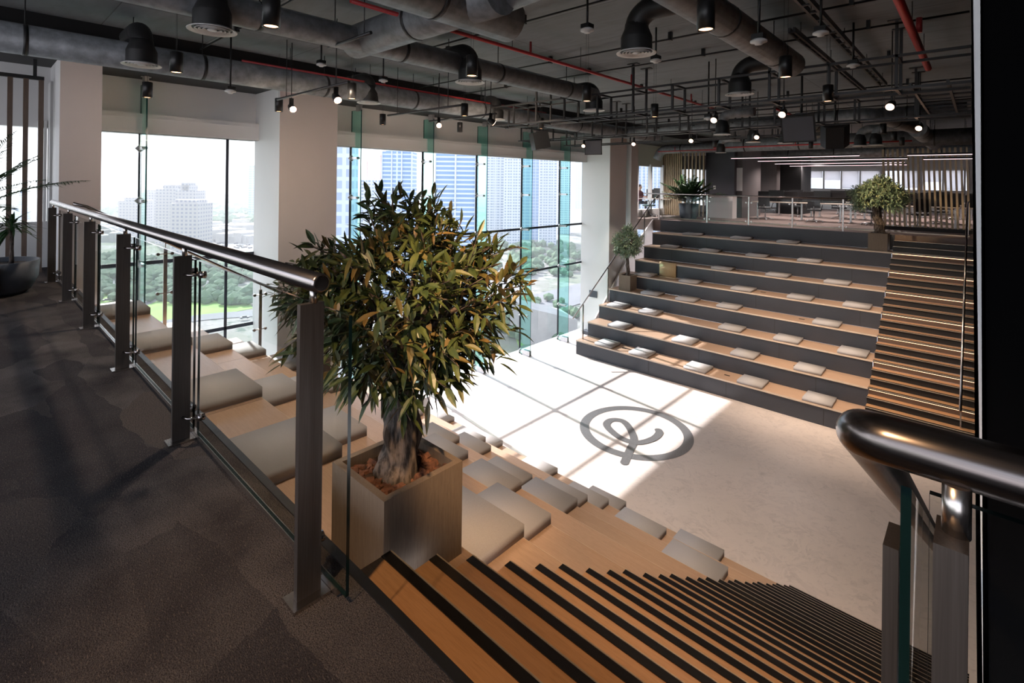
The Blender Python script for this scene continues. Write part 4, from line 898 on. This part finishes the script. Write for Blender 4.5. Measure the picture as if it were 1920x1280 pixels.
# step edge with light line at the office threshold
mb = MB(); mb.box(-9.6, -.2, 19.72, 19.78, 0, .035); struct('trim_11', mb, M['nose_edge'], 'pale step edge in front of the desks')
mb = MB(); mb.box(-9.6, -.2, 19.78, 20.3, 0, .02); struct('trim_12', mb, M['black'])
LN = [(1370, 287, 1610, 278), (1420, 292, 1700, 280), (1452, 296, 1695, 287), (1480, 299, 1700, 292), (1700, 277, 1826, 266), (1730, 283, 1826, 275), (1300, 262, 1325, 262)]
for i, (u0, v0, u1, v1) in enumerate(LN):
    z = 2.42; Y = [17.9, 19.6, 21.6, 24.2, 18.2, 20.4, 20.5][i]; a, b = at(u0, v0, 'Y', Y), at(u1, v1, 'Y', Y)
    t = Thing('linear_lamp', 'slim glowing linear lamp over the desks, ' + ['frontmost and longest', 'second from the front', 'third from the front', 'rearmost of the left ones', 'front one behind the slats', 'rear one behind the slats', 'short one by the slatted wall'][i], 'lamp', (a.x, Y, a.z), 'linear office lamps')
    mb = MB(); zz = (a.z + b.z) / 2; mb.box(a.x, b.x, Y - .04, Y + .04, zz + .02, zz + .07); t.part('housing', mb, M['black_gloss'])
    mb = MB(); mb.box(a.x, b.x, Y - .02, Y + .02, zz + .008, zz + .02); t.part('diffuser', mb, M['linear'])
    mb = MB(); mb.tube([(a.x + .2, Y, zz + .07), (a.x + .2, Y, CEIL)], .005, 5); mb.tube([(b.x - .2, Y, zz + .07), (b.x - .2, Y, CEIL)], .005, 5); t.part('wires', mb, M['black_gloss'])
for (x, y) in [(-6.6, 25.2), (-5, 24), (-2.5, 24), (-6.3, 28), (-3.7, 28), (-1.2, 28), (-9.3, 20.2), (-5.2, 20.8), (-1.2, 31), (-5.2, 32)]:
    ld = bpy.data.lights.new('office_fill', 'SPOT'); ld.energy = 150; ld.spot_size = R(150); ld.spot_blend = 1; ld.color = (1, .86, .82); ld.shadow_soft_size = .08
    lo = bpy.data.objects.new('office_fill', ld); COL.objects.link(lo); lo.location = (x, y, 2.55)  # added downward spots lift the dark office, backing up the linear lamps
def desk():
    e = empty('desk', '', 'desk')
    mb = MB(); mb.box(-.8, .8, -.38, .38, .70, .73); mb.build('top', M['desk'], e)
    for s_ in (-1, 1):
        mb = MB(); mb.box(s_ * .68 - .03, s_ * .68 + .03, -.03, .03, 0, .70); mb.box(s_ * .68 - .03, s_ * .68 + .03, -.33, .33, 0, .03); mb.build('leg', M['alu'], e)
    mb = MB(); mb.box(-.78, .78, .36, .39, .73, 1.16); mb.build('privacy_screen', M['chair_fab'], e)
    mb = MB(); mb.box(-.30, .30, .16, .18, .86, 1.22); mb.box(-.02, .02, .18, .22, .73, 1.0); mb.box(-.12, .12, .1, .28, .73, .745); mb.build('monitor', M['screen'], e)
    return e
def chair():
    e = empty('office_chair', '', 'chair')
    mb = MB(); mb.box(-.24, .24, -.24, .24, .44, .50); mb.bevel(.03, 2); mb.build('seat', M['chair_fab'], e)
    mb = MB(); mb.prism([(-.22, -.20, .56), (.22, -.20, .56), (.20, -.27, 1.02), (-.20, -.27, 1.02)], (0, -.03, 0)); mb.bevel(.012, 1); mb.build('backrest', M['chair_fab'], e)
    mb = MB()
    for k in range(5): a = k * 1.2566; mb.tube([(0, 0, .09), (math.cos(a) * .3, math.sin(a) * .3, .06)], .02, 6, rr=[.024, .014]); mb.tube([(math.cos(a) * .3 - .02, math.sin(a) * .3, .03), (math.cos(a) * .3 + .02, math.sin(a) * .3, .03)], .03, 8)
    mb.tube([(0, 0, .08), (0, 0, .44)], .025, 8); mb.tube([(0, -.15, .44), (0, -.24, .62)], .018, 6); mb.build('base', M['alu'], e)
    for s_ in (-1, 1):
        mb = MB(); mb.tube([(s_ * .24, -.05, .48), (s_ * .28, -.05, .66), (s_ * .28, .1, .68)], .016, 6); mb.build('armrest', M['chair_fab'], e)
    return e
dk, ck = desk(), chair(); first = True
dpos = [(x - (.0 if y < 25 else .0), y) for y in (23.4, 26.6, 30.6) for x in (-6.4, -4.7, -3.0, -1.3, .4)]; dpos[10] = (-8.3, 31.4)
ROW = ['front', 'middle', 'rear']; COLN = ['leftmost', 'second from left', 'middle', 'second from right', 'rightmost']
for i, (x, y) in enumerate(dpos):
    o = dk if first else copy_tree(dk); o.location = (x, y, 0); tag(o, 'pale desk with dark screen in the office, %s row, %s' % (ROW[i // 5], COLN[i % 5]), 'desk', 'office desks')
    c = ck if first else copy_tree(ck); c.location = (x + random.uniform(-.3, .3), y - .75, 0); c.rotation_euler = (0, 0, random.uniform(-.8, .8)); tag(c, 'black mesh office chair at the %s row, %s' % (ROW[i // 5], COLN[i % 5]), 'chair', 'office chairs'); first = False
p = at(1218, 400, 'Y', 20.6); c = copy_tree(ck); c.location = (p.x, 20.6, 0); c.rotation_euler = (0, 0, 1.9); tag(c, 'teal grey swivel chair by the office windows near the column', 'chair')
for ch in c.children:
    if ch.name.startswith(('backrest', 'seat')): ch.data = ch.data.copy(); ch.data.materials[0] = M['chair_green']
# person working by the window
pp = at(1200, 372, 'Y', 22.3); X0, Yp = pp.x, 22.3
t = Thing('person', 'person with dark hair in a maroon top seated by the office windows', 'person', (X0, Yp, 0))
M['skin'] = plain('skin', (.50, .30, .22), .6); M['hair'] = plain('hair', (.012, .01, .009), .6); M['maroon'] = plain('maroon_cloth', (.10, .03, .035), .9); M['trouser'] = plain('dark_cloth', (.02, .02, .03), .9)
mb = MB(); mb.tube([(X0, Yp, 1.06), (X0, Yp, 1.14), (X0 + .015, Yp, 1.20), (X0 + .02, Yp, 1.27), (X0 + .02, Yp, 1.335), (X0 + .02, Yp, 1.36)], .08, 14, rr=[.055, .05, .075, .088, .07, .03])
mb.tube([(X0 + .10, Yp, 1.245), (X0 + .125, Yp, 1.225), (X0 + .105, Yp, 1.215)], .012, 6)
for s_ in (-1, 1): mb.tube([(X0 + .30, Yp + s_ * .2, .80), (X0 + .46, Yp + s_ * .14, .78), (X0 + .54, Yp + s_ * .12, .77)], .03, 8, rr=[.034, .028, .02])
t.part('body', mb, M['skin'], smooth=True)
mb = MB(); mb.lathe([(.085, .0), (.10, .05), (.088, .11), (.05, .14), (.01, .15)], (X0 - .01, Yp, 1.245), 16); t.part('hair', mb, M['hair'], smooth=True)
mb = MB(); mb.tube([(X0 - .05, Yp, .48), (X0 - .04, Yp, .75), (X0 - .01, Yp, 1.0), (X0, Yp, 1.10)], .17, 14, rr=[.17, .16, .19, .07])
for s_ in (-1, 1): mb.tube([(X0, Yp + s_ * .17, 1.02), (X0 + .08, Yp + s_ * .22, .80), (X0 + .30, Yp + s_ * .2, .80)], .05, 8, rr=[.06, .05, .042])
t.part('top', mb, M['maroon'], smooth=True)
mb = MB()
for s_ in (-1, 1): mb.tube([(X0 - .05, Yp + s_ * .1, .52), (X0 + .38, Yp + s_ * .12, .52), (X0 + .40, Yp + s_ * .12, .06)], .08, 8, rr=[.09, .07, .045])
t.part('trousers', mb, M['trouser'], smooth=True)
c = copy_tree(ck); c.location = (X0 - .02, Yp, 0); c.rotation_euler = (0, 0, -1.57); tag(c, 'black office chair under the seated person', 'chair')
p = at(1235, 350, 'Y', 22.0); d = copy_tree(dk); d.location = (X0 + .95, Yp, 0); d.rotation_euler = (0, 0, 0); tag(d, 'desk with monitor by the window in front of the person', 'desk')
# screen panel on far column and base box
p0 = at(1110, 541, 'Y', 15.64); mb = MB(); mb.box(p0.x - .0, p0.x + .33, 15.63, 15.66, p0.z - .22, p0.z + .02); mb.bevel(.006, 1)
tag(mb.build('wall_panel', M['bowl']), 'dark blue wall panel low on the far white column', 'panel')
mb = MB(); mb.box(-10.7, -10.2, 15.45, 15.66, ZL, ZL + .12); tag(mb.build('floor_box', M['bowl']), 'small dark box on the floor at the far column', 'box')
# ================================================================== OUTSIDE
ZG = -76.0
FW, RT = Vector((-st_, ct, 0)), Vector((ct, st_, 0))
def opos(u, t): return FW * t + RT * ((u - CX) / FPX * t)
def hz(v, t, u=960): return EYE - ((v - H0) + (u - CX) * .0122) / FPX * t
def groundmat():
    m, t, b = newmat('city_ground'); v = coords(t); n = noise(t, v, .006, 6, .6, .5); n2 = noise(t, v, .03, 6, .65, .5); n3 = noise(t, v, .12, 3, .6)
    c = mixc(t, ramp(t, n, .42, .58), (.17, .16, .15), (.075, .105, .05)); c = mixc(t, ramp(t, n2, .50, .60), c, (.22, .21, .20)); c = mixc(t, ramp(t, n3, .58, .66), c, (.04, .065, .045))
    t.links.new(c, b.inputs['Base Color']); b.inputs['Roughness'].default_value = .95; return m
mb = MB(); mb.poly([(-14000, -9000, ZG), (-40, -9000, ZG), (-40, 14000, ZG), (-14000, 14000, ZG)]); struct('floor_ground', mb, groundmat(), 'city ground far below the windows')
M['asphalt'] = plain('asphalt', (.15, .15, .165), .9, ns=.05); M['lawn'] = plain('lawn', (.20, .33, .06), .95, c2=(.14, .26, .05), ns=.08)
M['park'] = plain('parking', (.33, .32, .31), .9, ns=.2); M['treeg'] = plain('tree_green', (.085, .14, .07), .95, c2=(.05, .095, .055), ns=.3)
def gp_(u, v): 
    a = at(u, v, 'Z', ZG + .0); return a
def strip(name, pts, wd, z, mat, lab, cat):
    P = [gp_(*p) for p in pts]; mb = ribbon([(p.x, p.y) for p in P], wd, ZG + z)
    bmesh.ops.translate(mb.bm, verts=mb.bm.verts, vec=(0, 0, 0)); o = mb.build(name, mat); o['kind'] = 'structure'; o['label'] = lab; return o
RD = [([(150, 640), (330, 560), (480, 525), (640, 500), (900, 478)], 16, 'near motorway seen through the left glazing'), ([(120, 690), (330, 620), (480, 600), (640, 590), (1000, 560), (1300, 540)], 14, 'street below the lawn'), ([(700, 700), (900, 600), (1093, 540), (1300, 480)], 26, 'broad pale road below the towers'), ([(180, 560), (300, 520), (470, 490), (900, 440), (1300, 430)], 16, 'distant motorway'), ([(600, 760), (850, 640), (1000, 590), (1093, 560)], 12, 'slip road under the trees'), ([(200, 470), (470, 455), (700, 440)], 12, 'far road by the parking ground')]
for i, (p, wd, l) in enumerate(RD): strip('floor_road', p, wd, .25 + i * .08, M['asphalt'], l, 'road')
def patch(name, pts, mat, z, lab):
    P = [gp_(*p) for p in pts]; mb = MB(); mb.poly([(p.x, p.y, ZG + z) for p in P]); o = mb.build(name, mat); o['kind'] = 'structure'; o['label'] = lab
patch('floor_lawn', [(180, 580), (420, 548), (470, 572), (480, 590), (380, 612), (180, 640)], M['lawn'], .16, 'bright green lawn seen through the left glazing')
patch('floor_lawn', [(150, 560), (240, 540), (300, 545), (200, 580)], M['lawn'], .17, 'green verge at the far left')
patch('floor_lawn', [(960, 600), (1040, 580), (1060, 620), (980, 650)], M['lawn'], .15, 'green patch below the towers')
patch('floor_parking', [(395, 430), (475, 425), (478, 480), (420, 478)], M['park'], .14, 'pale parking ground with cars')
def clump(n, region, s0, s1, lab, seed):
    rg = random.Random(seed); mb = MB()
    for i in range(n):
        u, v = rg.uniform(region[0], region[1]), rg.uniform(region[2], region[3]); p = gp_(u, v); s_ = rg.uniform(s0, s1)
        m_ = Matrix.Translation((p.x, p.y, ZG + s_ * .8)) @ Matrix.Diagonal((s_ * rg.uniform(.8, 1.3), s_ * rg.uniform(.8, 1.3), s_ * rg.uniform(.7, 1.1), 1)); bmesh.ops.create_icosphere(mb.bm, subdivisions=1, radius=1, matrix=m_)
    tag(mb.build('street_trees', M['treeg']), lab, 'trees', kind='stuff')
clump(320, (150, 480, 500, 545), 3, 5.5, 'dark green tree belt between motorway and lawn', 1)
clump(160, (150, 480, 548, 585), 2.5, 4.5, 'scattered trees on the left lawn', 4)
clump(240, (640, 1093, 455, 520), 3, 6, 'tree belt below the blue towers', 2)
clump(90, (800, 1093, 560, 640), 2.5, 4, 'trees near the foot of the building at right', 3)
clump(500, (150, 480, 385, 440), 6, 12, 'distant tree covered suburb', 5)
# towers
def tower_mat(name, a, b_, rowh=3.6, colw=3.0, mort=.25):
    m, t, b = newmat(name); br = t.nodes.new('ShaderNodeTexBrick'); br.offset = 0
    tcx = t.nodes.new('ShaderNodeTexCoord'); mp = t.nodes.new('ShaderNodeMapping'); sx_ = t.nodes.new('ShaderNodeSeparateXYZ'); cb = t.nodes.new('ShaderNodeCombineXYZ'); ad = t.nodes.new('ShaderNodeMath'); ad.operation = 'ADD'
    t.links.new(tcx.outputs['Object'], sx_.inputs[0]); t.links.new(sx_.outputs[0], ad.inputs[0]); t.links.new(sx_.outputs[1], ad.inputs[1]); t.links.new(ad.outputs[0], cb.inputs[0]); t.links.new(sx_.outputs[2], cb.inputs[1])
    t.links.new(cb.outputs[0], br.inputs['Vector']); br.inputs['Scale'].default_value = 1; br.inputs['Brick Width'].default_value = colw; br.inputs['Row Height'].default_value = rowh; br.inputs['Mortar Size'].default_value = mort * rowh * .5
    br.inputs['Mortar Smooth'].default_value = .1
    a, b_ = tuple(x * .8 for x in a), tuple(x * .8 for x in b_)
    br.inputs['Color1'].default_value = (*a, 1); br.inputs['Color2'].default_value = (*[x * .85 for x in a], 1); br.inputs['Mortar'].default_value = (*b_, 1)
    t.links.new(br.outputs['Color'], b.inputs['Base Color']); b.inputs['Roughness'].default_value = .35; return m
K_ = .42
def dk_(c): return tuple(x * K_ for x in c)
TM = {'stripe': tower_mat('tower_striped', (.20, .36, .62), (.66, .74, .84), 2.7, 60, .38), 'grid': tower_mat('tower_grid', (.30, .40, .55), (.72, .76, .84), 3.4, 6.5, .5), 'block': tower_mat('tower_blocks', (.36, .46, .66), (.58, .66, .82), 6.0, 8.0, .35),
      'beige': tower_mat('tower_beige', (.17, .19, .25), (.38, .36, .36), 3.6, 4.0, .55), 'pale': tower_mat('tower_pale', (.66, .69, .74), (.78, .80, .83), 8, 9, .5), 'far': plain('tower_hazy', (.33, .335, .35), .9, c2=(.32, .325, .34), ns=.01), 'blue': tower_mat('tower_blue', (.22, .38, .66), (.50, .62, .80), 4.2, 7, .25)}
M['rib'] = plain('tower_rib', (.62, .66, .74), .6, ns=.05)
def tower(u0, u1, vtop, t_, mat, lab, ribs=0, crown_=None, dpt=None, vtop_m=None, base_v=None):
    wd = (u1 - u0) / FPX * t_; c = opos((u0 + u1) / 2, t_); h = (hz(vtop, t_, (u0 + u1) / 2) if vtop_m is None else vtop_m) - ZG; dp = dpt or wd * .9
    e = empty('tower', lab, 'building', None, (c.x, c.y, ZG), TH)
    mb = MB(); mb.box(-wd / 2, wd / 2, 0, dp, 0, h); mb.build('shaft', TM[mat], e)
    if ribs:
        mb = MB()
        for k in range(ribs + 1): x = -wd / 2 + wd * k / ribs; mb.box(x - wd * .018, x + wd * .018, -1.2, .2, 0, h)
        mb.build('ribs', M['rib'], e)
    if crown_:
        mb = MB()
        for (a, b, hh) in crown_: mb.box(-wd / 2 + wd * a, -wd / 2 + wd * b, dp * .1, dp * .8, h, h + hh)
        mb.build('crown', TM[mat], e)
    return e
tower(628, 662, 0, 260, 'block', 'blue block patterned tower right beside the wide column', vtop_m=90)
tower(716, 772, 289, 330, 'stripe', 'blue horizontally striped tower with flat top behind the tree', ribs=3, crown_=[(.1, .9, 3)])
tower(816, 892, 0, 300, 'stripe', 'broad blue striped tower behind the second and third fins', vtop_m=110, ribs=2)
tower(912, 945, 0, 640, 'grid', 'ribbed pale blue tower right of the third fin', ribs=5, vtop_m=160)
tower(946, 976, 0, 600, 'grid', 'ribbed pale tower left of the fourth fin', ribs=6, vtop_m=150)
tower(977, 1012, 0, 680, 'blue', 'deep blue glass tower right of the fourth fin', ribs=2, vtop_m=150)
tower(1012, 1044, 0, 620, 'grid', 'ribbed tower left of the fifth fin', ribs=6, vtop_m=150)
tower(1046, 1070, 0, 760, 'grid', 'ribbed tower behind the fifth fin', ribs=3, vtop_m=180)
tower(1079, 1096, 0, 1500, 'blue', 'slim blue tower beside the far column', vtop_m=260)
e = tower(677, 716, 343, 520, 'grid', 'unfinished building with cranes left of the striped tower', ribs=6)
mb = MB(); 
for (x, h) in ((-6, 20), (2, 14), (8, 26)): mb.tube([(x, 5, 140 * 0 + 74), (x, 5, 78 + h)], .35, 5)
mb.tube([(8, 5, 78 + 24), (-10, 5, 78 + 30)], .3, 5); mb.tube([(8, 5, 78 + 24), (12, 5, 78 + 20)], .3, 5); mb.build('cranes', M['red'], e)
MBD = [(222, 262, 394, 620, 'beige', 'pale apartment block lowest at the left', [(.2, .8, 4)]), (262, 305, 378, 700, 'beige', 'apartment block with tall window strips behind the left fin', [(.1, .5, 4)]), (292, 330, 370, 590, 'beige', 'wide beige block left of the stepped tower', [(.3, .9, 5)]), (330, 366, 372, 560, 'beige', 'stepped beige tower in the middle of the left view', [(.1, .7, 6), (.2, .6, 9)]), (320, 372, 396, 470, 'beige', 'nearest beige hotel block in the left view', [(.1, .9, 3)])]
for u0, u1, v, t_, m_, l, cr in MBD: tower(u0, u1, v, t_, m_, l, crown_=cr)
tower(466, 480, 327, 900, 'blue', 'slim pale blue tower at the left face of the wide column', crown_=[(.0, 1, 5)])
tower(1196, 1246, 0, 700, 'blue', 'blue towers seen through the office windows', ribs=7, vtop_m=150)
e = tower(1375, 1850, 0, 230, 'pale', 'pale building seen through the rear office windows', vtop_m=60)
FARB = [(193, 198, 362), (209, 219, 351), (225, 232, 351), (234, 243, 350), (246, 251, 358), (300, 309, 352), (315, 323, 327), (352, 358, 347), (398, 406, 360), (430, 436, 363), (36, 45, 385)]
for i, (a, b, v) in enumerate(FARB[:10]): tower(a, b, v, 4200, 'far', 'hazy distant tower on the left horizon, %s from the left' % ORD[i] if i != 6 else 'tallest slender hazy tower on the left horizon', crown_=[(.25, .75, 14)])
# spire far left
sp = opos(41, 900); e = empty('spire', 'pointed blue grey pavilion seen between the left slats', 'building', None, (sp.x, sp.y, ZG))
mb = MB(); mb.lathe([(12, 0), (12, 20), (5, 24), (7, 26), (.3, hz(378, 900, 41) - ZG)], (0, 0, 0), 8); mb.build('roof', TM['blue'], e)
# low building at the foot of the glass (right)
q = gp_(1040, 640); e = empty('low_building', 'low grey building with a sloping roof beneath the glazing', 'building', None, (q.x, q.y, ZG), TH + .3)
mb = MB(); mb.prism([(-14, 0, 0), (14, 0, 0), (14, 0, 10), (-14, 0, 18)], (0, 22, 0)); mb.build('body', M['park'], e)
# houses
rg = random.Random(9); hb = None
mb = MB()
for i in range(420):
    p = gp_(rg.uniform(150, 480), rg.uniform(372, 470)); w_ = rg.uniform(8, 18); m_ = Matrix.Translation((p.x, p.y, ZG)) @ Matrix.Rotation(rg.uniform(0, 3), 4, 'Z'); mb.box(-w_, w_, -w_ * .6, w_ * .6, 0, rg.uniform(6, 14), mat=m_)
tag(mb.build('suburb_houses', M['park']), 'countless pale low houses of the distant suburb', 'houses', kind='stuff')
mb = MB()
for i in range(130):
    p = gp_(rg.uniform(400, 475), rg.uniform(430, 478)); m_ = Matrix.Translation((p.x, p.y, ZG + .2)) @ Matrix.Rotation(rg.choice([0, 1.57]) + .4, 4, 'Z'); mb.box(-2.2, 2.2, -.9, .9, 0, 1.4, mat=m_)
tag(mb.build('parked_cars', M['charcoal']), 'many tiny parked cars on the pale parking ground', 'cars', kind='stuff')
CARP = [(226, 592), (207, 585), (243, 575), (255, 560), (310, 546), (345, 552), (420, 530), (213, 610), (465, 612)]
pc = None
for i, (u, v) in enumerate(CARP):
    p = gp_(u, v)
    if pc is None:
        pc = empty('car', '', 'car'); mb = MB(); mb.box(-2.3, 2.3, -.95, .95, .3, .95); mb.bevel(.15, 1); mb.build('body', M['bowl'], pc); mb = MB(); mb.box(-1.2, 1.1, -.8, .8, .95, 1.5); mb.bevel(.2, 1); mb.build('cabin', M['screen'], pc); mb = MB()
        for x in (-1.4, 1.4):
            for y in (-.9, .9): mb.tube([(x, y - .1, .33), (x, y + .1, .33)], .33, 10)
        mb.build('wheels', M['screen'], pc); o = pc
    else: o = copy_tree(pc)
    o.location = (p.x, p.y, ZG + .9); o.rotation_euler = (0, 0, .9 + .2 * (i % 3)); tag(o, 'tiny car on the road below the left glazing, %s counted from the left' % ORD[sorted(x_[0] for x_ in CARP).index(u)], 'car', 'tiny cars on the road')

m = bpy.data.materials.new('haze'); m.use_nodes = True; t_ = m.node_tree; t_.nodes.clear()
o_ = t_.nodes.new('ShaderNodeOutputMaterial'); vs_ = t_.nodes.new('ShaderNodeVolumeScatter'); vs_.inputs['Density'].default_value = .0003; vs_.inputs['Color'].default_value = (.97, .97, 1, 1); vs_.inputs['Anisotropy'].default_value = .2
t_.links.new(vs_.outputs[0], o_.inputs['Volume'])
mb = MB(); mb.box(-7000, -60, -4500, 9000, ZG - 2, ZG + 210); o = mb.build('haze', m); tag(o, 'bright haze over the city', 'haze', kind='stuff')
cy.volume_bounces = 1
